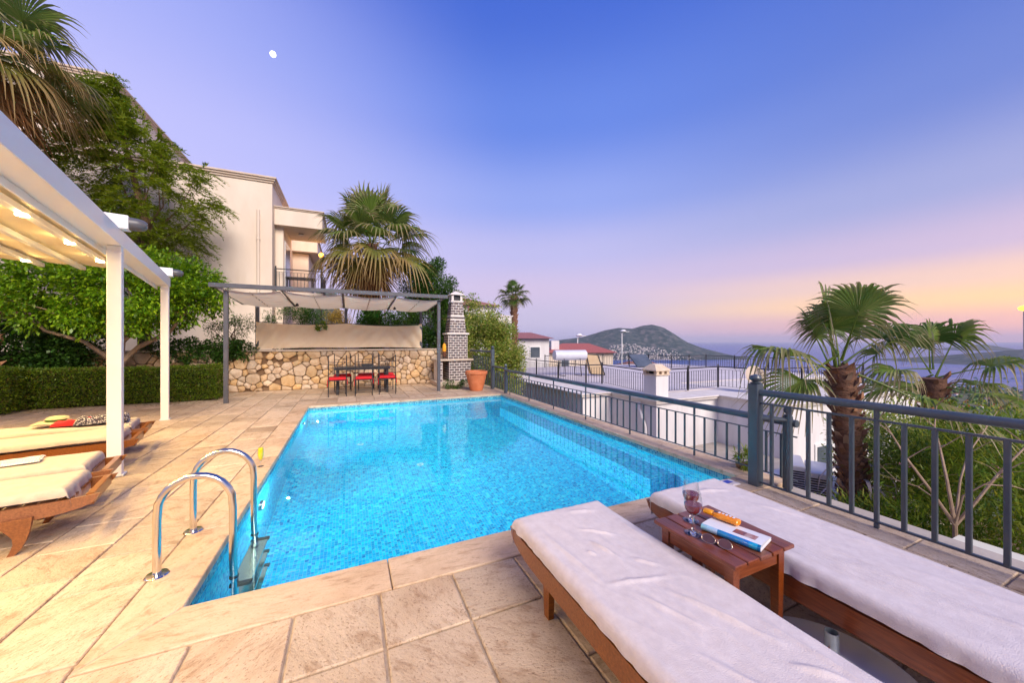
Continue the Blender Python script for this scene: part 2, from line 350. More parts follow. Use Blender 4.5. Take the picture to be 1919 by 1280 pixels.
M['frond'] = leaf_mat('palm_frond_green', [(.13, .215, .03), (.18, .27, .045), (.24, .30, .06)], tip=((.40, .32, .17), .92), rough=.42)
M['frond_deep'] = leaf_mat('palm_frond_deep', [(.07, .14, .022), (.095, .18, .03), (.13, .20, .04)], tip=((.34, .28, .14), 1.0), rough=.4)
M['frond_gold'] = leaf_mat('palm_frond_golden', [(.19, .22, .05), (.27, .26, .06), (.23, .24, .05)], tip=((.44, .30, .12), .85), rough=.45)
M['frond_dead'] = leaf_mat('palm_frond_dry', [(.34, .17, .06), (.26, .13, .05), (.42, .26, .12)], rough=.7)
M['citrus'] = leaf_mat('citrus_leaf', [(0.059, 0.155, 0.006), (0.118, 0.26, 0.008), (0.209, 0.399, 0.014), (0.374, 0.554, 0.021), (0.118, 0.242, 0.008)], rough=.32, spec=.5)
M['feather'] = leaf_mat('feathery_leaf', [(0.108, 0.184, 0.008), (0.216, 0.283, 0.015), (0.324, 0.383, 0.02), (0.151, 0.233, 0.012)], rough=.6)
M['hedge'] = leaf_mat('hedge_leaf', [(0.051, 0.109, 0.005), (0.119, 0.205, 0.009), (0.221, 0.328, 0.017), (0.085, 0.15, 0.008), (.20, .13, .045)], rough=.45)
M['ivy'] = leaf_mat('ivy_leaf', [(0.02, 0.062, 0.01), (0.051, 0.133, 0.018), (0.084, 0.187, 0.025), (0.034, 0.094, 0.012)], rough=.4)
M['variegated'] = leaf_mat('variegated_leaf', [(0.137, 0.27, 0.025), (0.477, 0.51, 0.109), (0.272, 0.39, 0.05), (0.714, 0.6, 0.185), (0.17, 0.284, 0.034), (0.12, 0.24, 0.021)], rough=.5)
M['dark_leaf'] = leaf_mat('dark_shrub_leaf', [(0.033, 0.101, 0.019), (0.083, 0.185, 0.025), (0.05, 0.132, 0.022), (0.15, 0.262, 0.037)], rough=.4)
M['yellow_leaf'] = leaf_mat('yellow_leaf', [(0.535, 0.33, 0.053), (0.356, 0.286, 0.044), (0.713, 0.462, 0.088), (0.238, 0.22, 0.044)], rough=.5)
M['oleander'] = leaf_mat('oleander_leaf', [(0.068, 0.161, 0.013), (0.158, 0.265, 0.021), (0.315, 0.378, 0.032), (0.113, 0.209, 0.015), (0.449, 0.416, 0.048)], rough=.45)
M['orange_leaf'] = leaf_mat('orange_blossom', [(.60, .20, .05), (.50, .12, .05), (.62, .32, .08)], rough=.5)
M['pink_petal'] = leaf_mat('pink_petal', [(.62, .12, .34), (.7, .25, .45)], rough=.5)
M['red_petal'] = leaf_mat('red_petal', [(.60, .02, .06), (.45, .02, .05)], rough=.5)
M['soil'] = surf('soil', (.13, .08, .045), (.24, .16, .09), rough=.95, scale=2, world_pos=True, bump=.6, bscale=15, bdist=.05)
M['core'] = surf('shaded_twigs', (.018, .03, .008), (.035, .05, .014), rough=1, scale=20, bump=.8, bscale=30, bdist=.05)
M['lamp_warm'] = emit_mat('warm_lamp', (1, .80, .42), 30)
M['lamp_orange'] = emit_mat('orange_lamp', (1, .42, .05), 3.5)
M['lamp_pool'] = emit_mat('pool_lamp_lens', (.75, .95, 1), 5)
M['moon'] = emit_mat('moonlight', (1, .98, .93), 2.2)
M['paper'] = surf('paper', (.72, .72, .75), (.78, .78, .8), rough=.5, scale=4)
M['glass'] = None
def glass(name, c=(1, 1, 1), ior=1.45):
    m, nt, b, N, L = new_mat(name); b.inputs['Base Color'].default_value = (*c, 1); b.inputs['Roughness'].default_value = 0; b.inputs['IOR'].default_value = ior; b.inputs['Transmission Weight'].default_value = 1
    return m
def thin_glass(name, tint=(.97, .98, .98), fr=.12):
    m, nt, b, N, L = new_mat(name); nt.nodes.remove(b)
    t = N('ShaderNodeBsdfTransparent'); t.inputs[0].default_value = (*tint, 1); g = N('ShaderNodeBsdfGlossy'); g.inputs['Roughness'].default_value = .02
    lw = N('ShaderNodeLayerWeight'); lw.inputs[0].default_value = .35; mr = N('ShaderNodeMapRange'); mr.inputs['To Min'].default_value = .02; mr.inputs['To Max'].default_value = .5; L(lw.outputs['Facing'], mr.inputs['Value'])
    ms = N('ShaderNodeMixShader'); L(mr.outputs[0], ms.inputs[0]); L(t.outputs[0], ms.inputs[1]); L(g.outputs[0], ms.inputs[2]); L(ms.outputs[0], nt.nodes['Material Output'].inputs[0])
    return m
M['glass'] = thin_glass('clear_glass')
M['stem_glass'] = glass('stem_glass', (.97, .98, 1), 1.5)
M['wine'] = surf('red_wine', (.13, .003, .012), (.17, .005, .018), rough=.05, scale=2)
M['juice'] = surf('yellow_drink', (.78, .62, .01), (.8, .66, .02), rough=.2, scale=2)
def water_mat():
    m, nt, b, N, L = new_mat('pool_water'); nt.nodes.remove(b)
    g = N('ShaderNodeBsdfGlass'); g.inputs['IOR'].default_value = 1.33; g.inputs['Roughness'].default_value = 0; g.inputs['Color'].default_value = (.72, .98, 1, 1)
    p = N('ShaderNodeNewGeometry'); nz = N('ShaderNodeTexNoise'); nz.inputs['Scale'].default_value = 8; nz.inputs['Detail'].default_value = 2; nz.inputs['Distortion'].default_value = .3
    L(p.outputs['Position'], nz.inputs['Vector']); bp = N('ShaderNodeBump'); bp.inputs['Strength'].default_value = .065; bp.inputs['Distance'].default_value = .018
    L(nz.outputs[0], bp.inputs['Height']); L(bp.outputs[0], g.inputs['Normal']); L(g.outputs[0], nt.nodes['Material Output'].inputs[0])
    return m
M['pool_water'] = water_mat()
TC = [(0, (.0, .20, .50)), (.24, (.0, .34, .64)), (.40, (.0, .47, .76)), (.58, (.0, .58, .84)), (.77, (.015, .72, .88)), (.94, (.10, .82, .91))]
M['mosaic'] = mosaic('blue_mosaic', TC)
M['mosaic_band'] = mosaic('teal_mosaic_band', [(0, (.02, .13, .24)), (.34, (.03, .24, .36)), (.5, (.06, .33, .42)), (.66, (.16, .45, .50)), (.82, (.03, .2, .32))], size=.03, grout=(.45, .55, .55))
def sea_mat():
    m, nt, b, N, L = new_mat('sea'); b.inputs['Base Color'].default_value = (.015, .07, .30, 1); b.inputs['Roughness'].default_value = .28
    p = N('ShaderNodeNewGeometry'); sc = N('ShaderNodeVectorMath'); sc.operation = 'MULTIPLY'; L(p.outputs['Position'], sc.inputs[0]); sc.inputs[1].default_value = (.004, .011, 0)
    nz = N('ShaderNodeTexNoise'); nz.inputs['Scale'].default_value = 1; nz.inputs['Detail'].default_value = 8; L(sc.outputs[0], nz.inputs['Vector'])
    bp = N('ShaderNodeBump'); bp.inputs['Strength'].default_value = .5; bp.inputs['Distance'].default_value = 8; L(nz.outputs[0], bp.inputs['Height']); L(bp.outputs[0], b.inputs['Normal'])
    rr = N('ShaderNodeMapRange'); rr.inputs['To Min'].default_value = .15; rr.inputs['To Max'].default_value = .5; L(nz.outputs[0], rr.inputs['Value']); L(rr.outputs[0], b.inputs['Roughness'])
    return m
M['sea'] = sea_mat()
M['hill'] = surf('hazed_scrub_hillside', (.02, .04, .05), (.15, .135, .14), rough=1, scale=.02, c3=(.045, .07, .07), world_pos=True, detail=12)  # blue-grey of distant air is put into the scrub colours
M['valley'] = surf('valley_ground', (.045, .065, .025), (.17, .15, .10), rough=1, scale=.03, c3=(.08, .10, .04), world_pos=True, detail=12)
M['town_wall'] = surf('town_wall', (.34, .31, .31), (.56, .52, .50), rough=.9, scale=.5)
M['window_dark'] = surf('dark_window', (.06, .08, .10), (.12, .14, .17), rough=.12, scale=1)

# ------------------------------------------------------------------ terrain, sea, hills
def terrain_h(d):
    return np.interp(d, [0, 22, 60, 110, 250, 500, 1000, 1700, 2100, 9000], [-4.2, -5, -12, -24, -46, -78, -116, -142, -158, -175])
def build_terrain():
    nr, na = 130, 220
    rr = np.concatenate([[0], np.geomspace(3, 4200, nr - 1)]); aa = np.linspace(0, 2 * PI, na, endpoint=False)
    Rg, A = np.meshgrid(rr, aa, indexing='ij'); X = Rg * np.cos(A); Y = Rg * np.sin(A); Z = terrain_h(Rg)
    up = np.clip((-X - 6) / 60, 0, 1) * np.clip((Y + 60) / 80, 0, 1); Z = Z * (1 - up) + up * (Rg * .12)
    for i in range(nr):
        for j in range(na):
            r = rr[i]
            if r > 25: Z[i, j] += noise.fractal(Vector((X[i, j] / 160, Y[i, j] / 160, 3)), .8, 2, 5) * min(14, r * .03) * (1 if r < 1700 else .3)
    V = np.stack([X, Y, Z], -1).reshape(-1, 3); F = []
    for i in range(nr - 1):
        for j in range(na):
            k = (j + 1) % na; F.append((i * na + j, (i + 1) * na + j, (i + 1) * na + k, i * na + k))
    o = inst(np_mesh('terrain', V, F, M['valley'], True), 'terrain', None, (0, 0, 0)); tag(o, 'hillside falling away from the pool to the sea', None, kind='structure')
build_terrain()
mb = MB(); n = 96
mb.add([(0, 0, -150)] + [(90000 * math.cos(2 * PI * k / n), 90000 * math.sin(2 * PI * k / n), -150) for k in range(n)], [(0, k + 1, (k + 1) % n + 1) for k in range(n)])
tag(mb.build('sea', M['sea']), 'calm violet blue sea reaching to the horizon', kind='structure')
FW = Vector((math.sin(YAW), math.cos(YAW), 0)); RT = Vector((math.cos(YAW), -math.sin(YAW), 0))
def bearing(r, t): return FW * t + RT * (r * t)          # r = sideways per metre ahead
def ridge(name, label, prof, dist, front, back, seed, mat, rough=.22):
    """a hill whose crest runs across at distance dist; prof = (sideways ratio, crest height)"""
    xs = np.array([p[0] for p in prof]); hs = np.array([p[1] for p in prof])
    ns, nd = 170, 60; V = []; base = -158
    for i in range(ns):
        r = xs[0] + (xs[-1] - xs[0]) * i / (ns - 1); h = float(np.interp(r, xs, hs)) - base
        for j in range(nd):
            q = j / (nd - 1); t = front + (back - front) * q
            cq = (dist - front) / (back - front)
            w = (q / cq) if q < cq else (1 - q) / (1 - cq)
            w = max(0, w); w = w * w * (3 - 2 * w) * .45 + w * .55
            p = bearing(r * dist / t * 1.0, t)
            f = noise.fractal(Vector((p.x / 420, p.y / 420, seed)), .9, 2.1, 7)
            g = abs(noise.noise(Vector((p.x / 190, p.y / 260, seed + 5))))
            z = base + h * w * (1 + rough * f * (1 - w * .85)) - g * 26 * w * (1 - w)
            V.append((p.x, p.y, z))
    F = [(i * nd + j, (i + 1) * nd + j, (i + 1) * nd + j + 1, i * nd + j + 1) for i in range(ns - 1) for j in range(nd - 1)]
    o = inst(np_mesh(name, V, F, mat, True), name, None, (0, 0, 0)); tag(o, label, kind='structure'); return V, ns, nd
def crest(pts, dist): return [((u - 960) / 674, 1.5 - (v - 640) / 674 * dist) for u, v in pts]
MV, mns, mnd = ridge('mountain', 'rocky mountain rising across the bay above the hillside town', crest([(700, 668), (900, 650), (1020, 640), (1050, 637), (1090, 632), (1115, 625), (1135, 618), (1160, 613.5), (1186, 615.5), (1203, 611), (1222, 609), (1242, 614), (1256, 623), (1278, 637), (1306, 648), (1332, 657), (1356, 665), (1376, 671), (1384, 674)], 3600), 3600, 2900, 4500, 3.0, M['hill'])
ridge('island', 'low violet island on the horizon beyond the palms', crest([(1782, 657), (1800, 652), (1822, 647), (1845, 645), (1866, 649), (1888, 655), (1900, 657)], 6200), 6200, 5800, 6900, 9.0, M['hill'], .1)
ridge('headland', 'dark scrubby headland sloping into the sea behind the palms', crest([(1580, 692), (1700, 686), (1760, 679), (1800, 671), (1850, 664), (1900, 658), (1960, 652), (2200, 640), (2600, 655)], 2500), 2500, 750, 3300, 15.0, M['hill'], .12)

# far town on the mountain's foot: one mass
def far_town():
    mb = MB(); k = 0; rnd = random.Random(5)
    while k < 420:
        u = rnd.gauss(1165, 36); q = rnd.random()
        if not 1095 < u < 1250: continue
        i = int((u - 700) / (1384 - 700) * (mns - 1)); j = int(1 + q * 13 * (1 - abs(u - 1150) / 150)); x, y, z = MV[i * mnd + j]
        x += rnd.uniform(-16, 16); y += rnd.uniform(-16, 16); w = rnd.uniform(3.5, 7); h = rnd.uniform(4, 9)
        mb.box(x - w, x + w, y - w * .8, y + w * .8, z - 6, z + h); k += 1
    tag(mb.build('hillside_town', M['town_wall']), 'dense white town spread over the foot of the mountain', 'town', kind='stuff')
far_town()

# valley houses and woods
def valley():
    rnd = random.Random(8)
    V = []; F = []; k = 0
    def tz(x, y):
        d = math.hypot(x, y); return float(terrain_h(d))
    protos = []
    for s in range(3):
        b = MB(); w, l, h = (5.5, 4.5, 6.2), (7, 5, 5.5), (4.6, 4.6, 7.5); w, l, h = (w, l, h)[s]
        b.box(-w, w, -l, l, -4, h)
        r = MB(); e = .5
        r.add([(-w - e, -l - e, h), (w + e, -l - e, h), (w + e, l + e, h), (-w - e, l + e, h), (-w * .4, 0, h + 2.1), (w * .4, 0, h + 2.1)], [(0, 3, 2, 1), (0, 1, 5, 4), (1, 2, 5), (2, 3, 4, 5), (3, 0, 4)])
        wd = MB()
        for zz in (1.6, 4.2):
            for xx in (-w * .55, 0, w * .55):
                wd.box(xx - .6, xx + .6, -l - .06, -l + .02, zz, zz + 1.3)
            wd.box(-w - .06, -w + .02, -.7, .7, zz, zz + 1.3)
        protos.append((b.mesh('wall', M['render_white']), r.mesh('roof', M['roof_orange']), wd.mesh('window', M['window_dark'])))
    n = 0; used = []
    while n < 90:
        r = rnd.uniform(.62, 1.5); t = rnd.choice([rnd.uniform(120, 420), rnd.uniform(300, 1150)]); p = bearing(r, t)
        if any((p.x - q[0]) ** 2 + (p.y - q[1]) ** 2 < 22 ** 2 for q in used): continue
        used.append((p.x, p.y)); s = n % 3
        o = thing('village_house', 'white village house in the valley town between hillside and sea', 'house', (p.x, p.y, tz(p.x, p.y) - 1), rnd.uniform(-.5, .5), 'white houses of the valley town')
        inst(protos[s][0], 'wall', o, (0, 0, 0))
        if rnd.random() < .55: inst(protos[s][1], 'roof', o, (0, 0, 0))
        else:
            inst(protos[s][1], 'roof', o, (0, 0, .02), (0, 0, 0), (1, 1, 1) if rnd.random() < .3 else (.97, .97, .08 if 0 else 1))
        inst(protos[s][2], 'window', o, (0, 0, 0)); n += 1
    ico_v = np.array([(0, 0, 1), (.89, 0, .45), (.28, .85, .45), (-.72, .53, .45), (-.72, -.53, .45), (.28, -.85, .45), (.72, .53, -.45), (-.28, .85, -.45), (-.89, 0, -.45), (-.28, -.85, -.45), (.72, -.53, -.45), (0, 0, -1)])
    ico_f = np.array([(0, 1, 2), (0, 2, 3), (0, 3, 4), (0, 4, 5), (0, 5, 1), (1, 6, 2), (2, 7, 3), (3, 8, 4), (4, 9, 5), (5, 10, 1), (6, 7, 2), (7, 8, 3), (8, 9, 4), (9, 10, 5), (10, 6, 1), (11, 7, 6), (11, 8, 7), (11, 9, 8), (11, 10, 9), (11, 6, 10)])
    for k in range(4200):
        r = rnd.uniform(.2, 2.2); t = 40 + 1500 * rnd.random() ** 1.7; p = bearing(r, t)
        if any((p.x - q[0]) ** 2 + (p.y - q[1]) ** 2 < 9 ** 2 for q in used): continue
        s = rnd.uniform(1.2, 3.2) * (1 + t / 900); z = tz(p.x, p.y)
        V.append(ico_v * np.array([s, s, s * rnd.uniform(.8, 1.4)]) * rng.uniform(.75, 1.25, (12, 1)) + np.array([p.x, p.y, z + s * .5])); F.append(ico_f + 12 * (len(V) - 1))
    o = inst(np_mesh('olive_woods', np.concatenate(V), np.concatenate(F), M['dark_leaf']), 'olive_woods', None, (0, 0, 0)); tag(o, 'scattered olive and scrub trees covering the valley slope', 'woods', kind='stuff')
valley()
mo = MB(); mp = FW * 20000 + RT * (-.6647 * 20000) + Vector((0, 0, 16000))
mo.lathe([(150 * math.sin(PI * i / 12), -150 * math.cos(PI * i / 12)) for i in range(13)], 24)
tag(mo.build('moon', M['moon'], smooth=True, loc=mp), 'bright white moon high over the cream villa', 'moon')

# ------------------------------------------------------------------ deck, coping, pool
PX0, PX1, PY0, PY1 = -.85, 3.95, 2.61, 9.50          # water edge of the pool
CX0, CX1, CY0, CY1 = -1.15, 4.32, 2.28, 9.82         # outer edge of the coping
GX = CX0
def build_deck():
    base = MB()
    zt, zb = -.014, -4.5
    base.box(-14, CX0 + .01, -4, 13.05, zb, zt); base.box(CX0 + .01, 4.0, -4, CY0 + .01, zb, zt); base.box(CX0 + .01, 4.34, CY1 - .01, 13.05, zb, zt)
    base.box(PX1 + .04, 4.34, CY0 + .01, CY1 - .01, zb, -.045)
    root = base.build('deck', M['grout']); tag(root, 'travertine pool deck of large worn slabs', kind='structure')
    cells = []
    def strip(x0, x1, y0, y1, anchor_top, rnd):
        y = y1 if anchor_top else y0
        while (y > y0 + .02) if anchor_top else (y < y1 - .02):
            l = rnd.choice([.435, .435, .65, .87])
            if anchor_top:
                a = max(y0, y - l); a = y0 if a - y0 < .2 else a; cells.append((x0, x1, a, y)); y = a
            else:
                b = min(y1, y + l); b = y1 if y1 - b < .2 else b; cells.append((x0, x1, y, b)); y = b
    rnd = random.Random(4); w = .4375
    x = CX0
    while x > -13.9: strip(x - w, x, -3.5 + rnd.random() * .4, 13.0, True, rnd); x -= w
    x = CX0; i = 0
    while x < 3.9:
        x2 = min(x + w, 3.98)
        cells.append((x, x2, CY0 - .43, CY0)); strip(x, x2, -3.5, CY0 - .43, True, rnd) if i != 1 else strip(x, x2, -3.5, CY0 - .43, True, rnd)
        x = x2
    x = CX0
    while x < 4.2:
        x2 = min(x + w, 4.32); strip(x, x2, CY1, 13.0, False, rnd); x = x2
    g = .0065; cells = [(a + g, b - g, c + g, d - g) for a, b, c, d in cells if b - a > .05 and d - c > .05]
    def score(c):
        p = Vector(((c[0] + c[1]) / 2, (c[2] + c[3]) / 2, 0)); t = p.dot(FW); s = p.dot(RT)
        if t < .6 or abs(s / t) > 1.65: return 1e6 + p.length
        return p.length
    cells.sort(key=score)
    meshes = {}; rest = MB(); nj = 0
    for c in cells:
        sx, sy = round(c[1] - c[0], 3), round(c[3] - c[2], 3); cx, cy = (c[0] + c[1]) / 2, (c[2] + c[3]) / 2
        if nj < 290:
            if (sx, sy) not in meshes: meshes[sx, sy] = MB().box(-sx / 2, sx / 2, -sy / 2, sy / 2, -.03, 0, .006).mesh('slab', M['travertine'])
            inst(meshes[sx, sy], 'slab', root, (cx, cy, rnd.uniform(-.0015, .0015)), (rnd.uniform(-.002, .002), rnd.uniform(-.002, .002), 0)); nj += 1
        else: rest.box(c[0], c[1], c[2], c[3], -.03, rnd.uniform(-.0015, .0015), .0045)
    tag(rest.build('slab_field', M['travertine'], root), kind='stuff')
build_deck()
def build_coping():
    root = thing('pool_coping', 'pale travertine coping stones framing the swimming pool', 'pool coping')
    l = .0  # lip
    g = .003; z0, z1 = -.045, .004
    def along(a, b, n): return [a + (b - a) * i / n for i in range(n + 1)]
    def piece(poly, m): MB().prism(poly, z0, z1, .006).build('coping_slab', m, root)
    near = [PX0] + [.24, 1.17, 2.1, 3.03] + [PX1]; nearo = [CX0] + near[1:-1] + [CX1]
    for i in range(5):
        piece([(nearo[i] + g, CY0 + g), (nearo[i + 1] - g, CY0 + g), (near[i + 1] - g, PY0), (near[i] + g, PY0)], M['coping'])
        piece([(near[i] + g, PY1), (near[i + 1] - g, PY1), (nearo[i + 1] - g, CY1 - g), (nearo[i] + g, CY1 - g)], M['coping'])
    sd = [PY0] + [3.62, 4.6, 5.57, 6.55, 7.52, 8.5] + [PY1]; sdo = [CY0] + sd[1:-1] + [CY1]
    for i in range(7):
        piece([(CX0 + g, sdo[i] + g), (PX0, sd[i] + g), (PX0, sd[i + 1] - g), (CX0 + g, sdo[i + 1] - g)], M['coping_x'])
        piece([(PX1, sd[i] + g), (CX1 - g, sdo[i] + g), (CX1 - g, sdo[i + 1] - g), (PX1, sd[i + 1] - g)], M['coping_x'])
build_coping()
def build_pool():
    WZ = -.10; D = -1.55; x0, x1, y0, y1 = PX0 - .015, PX1 + .015, PY0 - .015, PY1 + .015
    b = MB()
    def q(*p): b.add(p, [(0, 1, 2, 3)])
    bz = -.17
    # walls face inwards; a bench runs along the far right side
    q((x0, y0, D), (x0, y1, D), (x0, y1, bz), (x0, y0, bz)); q((x0, y1, D), (x1, y1, D), (x1, y1, bz), (x0, y1, bz))
    q((x1, y0, D), (x0, y0, D), (x0, y0, bz), (x1, y0, bz)); q((x1, y1, D), (x1, y0, D), (x1, y0, bz), (x1, y1, bz))
    q((x0, y0, D), (x1, y0, D), (x1, y1, D), (x0, y1, D))
    root = b.build('pool_basin', M['mosaic']); tag(root, 'rectangular swimming pool basin lined with blue glass mosaic', kind='structure')
    t = MB(); th = .02
    bd = MB(); 
    def qq(*p): bd.add(p, [(0, 1, 2, 3)])
    z1 = -.001 - .044
    for (a, c) in (((x0, y0), (x0, y1)), ((x0, y1), (x1, y1)), ((x1, y1), (x1, y0)), ((x1, y0), (x0, y0))):
        qq((*a, bz), (*c, bz), (*c, -.02), (*a, -.02))
    bd.build('tile_band', M['mosaic_band'], root)
    st = MB().box(x1 - .42, x1 - .001, y0 + .9, y1 - .9, D + .001, -.62, 0); st.build('bench', M['mosaic'], root)
    for (x, y) in ((1.1, 6.2), (.2, 7.6)):
        MB().lathe([(.03, .012), (.05, .012), (.055, .004), (.06, 0)], 20).build('floor_inlet', M['white_metal'], root, loc=(x, y, D + .002))
    w = MB(); w.add([(x0, y0, WZ), (x1, y0, WZ), (x1, y1, WZ), (x0, y1, WZ)], [(0, 1, 2, 3)])
    tag(w.build('pool_water', M['pool_water']), 'clear turquoise water filling the swimming pool', kind='structure')
    for k, (y, lab) in enumerate(((4.6, 'lit underwater pool lamp beside the ladder'), (8.5, 'lit underwater pool lamp near the far end of the pool'))):
        t = thing('pool_lamp', lab, 'pool lamp', (x0, y, -.50), 0, 'lamps set in the pool wall')
        r = Matrix.Rotation(R_(90), 4, 'Y')
        MB().lathe([(.0, .03), (.07, .028), (.075, .02)], 20).build('lens', M['lamp_pool'], t, True, rot=(0, R_(90), 0))
        MB().lathe([(.076, .0), (.076, .03), (.10, .028), (.105, 0)], 20).build('bezel', M['steel'], t, True, rot=(0, R_(90), 0))
        ld = bpy.data.lights.new('pool_lamp_light', 'SPOT'); ld.energy = 300; ld.color = (.72, .93, 1); ld.spot_size = R_(150); ld.spot_blend = .8; ld.shadow_soft_size = .01
        lo = bpy.data.objects.new('pool_lamp_light', ld); COL.objects.link(lo); lo.parent = t; lo.location = (.06, 0, 0); lo.rotation_euler = (R_(-8), R_(-90), 0)
        l2 = bpy.data.lights.new('pool_lamp_glow_fill', 'POINT'); l2.energy = 34; l2.color = (.8, .96, 1); l2.shadow_soft_size = .008; l3 = bpy.data.objects.new('pool_lamp_glow_fill', l2); COL.objects.link(l3); l3.parent = t; l3.location = (.26, 0, .08)  # extra point light off the wall, added for the glow round the lens
build_pool()

# ladder
def build_ladder():
    t = thing('pool_ladder', 'polished steel pool ladder with two arched handrails', 'pool ladder', (-1.12, 3.32, 0))
    for dy in (-.29, .30):
        pts = [(0, dy, 0), (0, dy, .36)]
        x1 = .395; rr = x1 / 2
        for i in range(1, 12):
            a = PI * i / 12; pts.append((rr - rr * math.cos(a), dy, .40 + .21 * math.sin(a)))
        pts += [(x1, dy, .36), (x1, dy, 0), (x1 + .01, dy, -.2), (x1 + .02, dy, -.95)]
        MB().tube(pts, .0225, 14).build('handrail', M['steel'], t, True)
        MB().lathe([(.023, .012), (.055, .010), (.062, .002), (.062, 0)], 24, org=(0, dy, .004)).build('flange', M['steel'], t, True)
        MB().lathe([(.0235, -.01), (.028, -.01), (.028, .02), (.0235, .02)], 16, org=(x1 + .006, dy, -.13)).build('collar', M['black_iron'], t, True)
    for z in (-.26, -.50, -.74):
        s = MB().box(.38, .50, -.27, .28, z, z + .018, .004); o = s.build('step', M['steel'], t)
        MB().box(.375, .505, -.305, -.268, z - .012, z + .03, .004).build('end_cap', M['black_iron'], o); MB().box(.375, .505, .283, .32, z - .012, z + .03, .004).build('end_cap', M['black_iron'], o)
build_ladder()

# ------------------------------------------------------------------ white pergola on the left
BD = Vector((-math.sin(R_(13.3)), math.cos(R_(13.3)), 0)); ND = Vector((-BD.y, BD.x, 0))   # beam direction, inward direction
def build_white_pergola():
    ang = R_(13.3)     # local +Y runs along the beam, local -X inward
    t = thing('white_pergola', 'white metal pergola with a lit retractable fabric roof', 'pergola', (-2.305, 5.43, 0), ang)
    W = M['white_metal']
    L1 = 3.62
    for y in (0, L1):
        p = MB().box(-.115, 0, y, y + .11, .02, 2.56, .006).build('post', W, t); MB().box(-.135, .02, y - .02, y + .13, 0.001, .022, .004).build('base_plate', W, p)
        MB().box(-.119, .004, y - .004, y + .114, 2.48, 2.50, .002).build('post_collar', W, p)
    MB().box(-.19, .005, -5.2, L1 + .20, 2.562, 2.74, .005).build('front_beam', W, t)
    MB().box(-.192, -.178, -5.2, L1 + .20, 2.50, 2.56, .002).build('gutter_lip', W, t)
    MB().box(-4.4, -4.22, -5.2, L1 + .2, 2.562, 2.74, .005).build('rear_beam', W, t)
    for y in (0, L1): MB().box(-4.4, -4.22, y, y + .17, .001, 2.56, .006).build('post', W, t)
    k = 0
    for s in (.64, 1.08, 1.53, 1.98, 2.43, 2.88, 3.33, 3.78):
        r = MB().box(-s - .035, -s + .035, -5.0, L1 + .02, 2.735, 2.80, .006).build('rafter', W, t)
        MB().box(-s - .042, -s + .042, -1.45, -1.41, 2.725, 2.805, .004).build('clip', M['black_iron'], r)
        if k % 2 == 0:
            off = 1.28 * .5 if k % 4 == 2 else 0
            for j in range(6):
                y = 2.42 + off - 1.28 * j
                if y > L1 or y < -4: continue
                lp = MB().lathe([(.0, -.004), (.03, -.004), (.044, .0), (.046, .012)], 20).build('spotlight', M['lamp_warm'], t, True, loc=(-s, y, 2.722))
                ld = bpy.data.lights.new('spotlight_beam', 'SPOT'); ld.energy = 58; ld.color = (1, .72, .30); ld.shadow_soft_size = .05; ld.spot_size = R_(150); ld.spot_blend = .7
                l2 = bpy.data.lights.new('spotlight_spill', 'POINT'); l2.energy = 4.5; l2.color = (1, .66, .22); l2.shadow_soft_size = .04; l3 = bpy.data.objects.new('spotlight_spill', l2); COL.objects.link(l3); l3.parent = t; l3.location = (-s, y, 2.68)
                lo = bpy.data.objects.new('spotlight_beam', ld); COL.objects.link(lo); lo.parent = t; lo.location = (-s, y, 2.66)
        k += 1
    fm = surf('roof_fabric', (.72, .62, .42), (.76, .66, .46), rough=.75, scale=20, bump=.2, bscale=160)
    edges = [.19, .64, 1.08, 1.53, 1.98, 2.43, 2.88, 3.33, 3.78, 4.22]
    for a, b in zip(edges[:-1], edges[1:]):
        P = []
        for j in range(61):
            y = -5.0 + (L1 + 5.0) * j / 60; row = []
            for i in range(5):
                q = i / 4; x = -a - (b - a) * q
                z = 2.86 - .035 * abs(math.sin(PI * (y + 5) / .64)) ** .6 - .02 * math.sin(PI * q) + .004 * noise.noise(Vector((x * 4, y * 4, 1)))
                row.append((x, y, z))
            P.append(row)
        MB().grid(P).build('fabric_panel', fm, t, True, 80)
    for y in (-.02, L1 - .02):
        h = MB().box(-.16, .065, y - .06, y + .09, 2.742, 2.895, .006).build('motor_housing', W, t)
        pr = [(.001, .145), (.035, .14), (.06, .11), (.070, .06), (.073, 0), (.0, -.001)]
        e = MB(); e.lathe(pr[::-1], 20); o = e.build('end_cap', M['charcoal'], h, True, loc=(.066, y + .015, 2.818), rot=(0, R_(90), 0))
build_white_pergola()

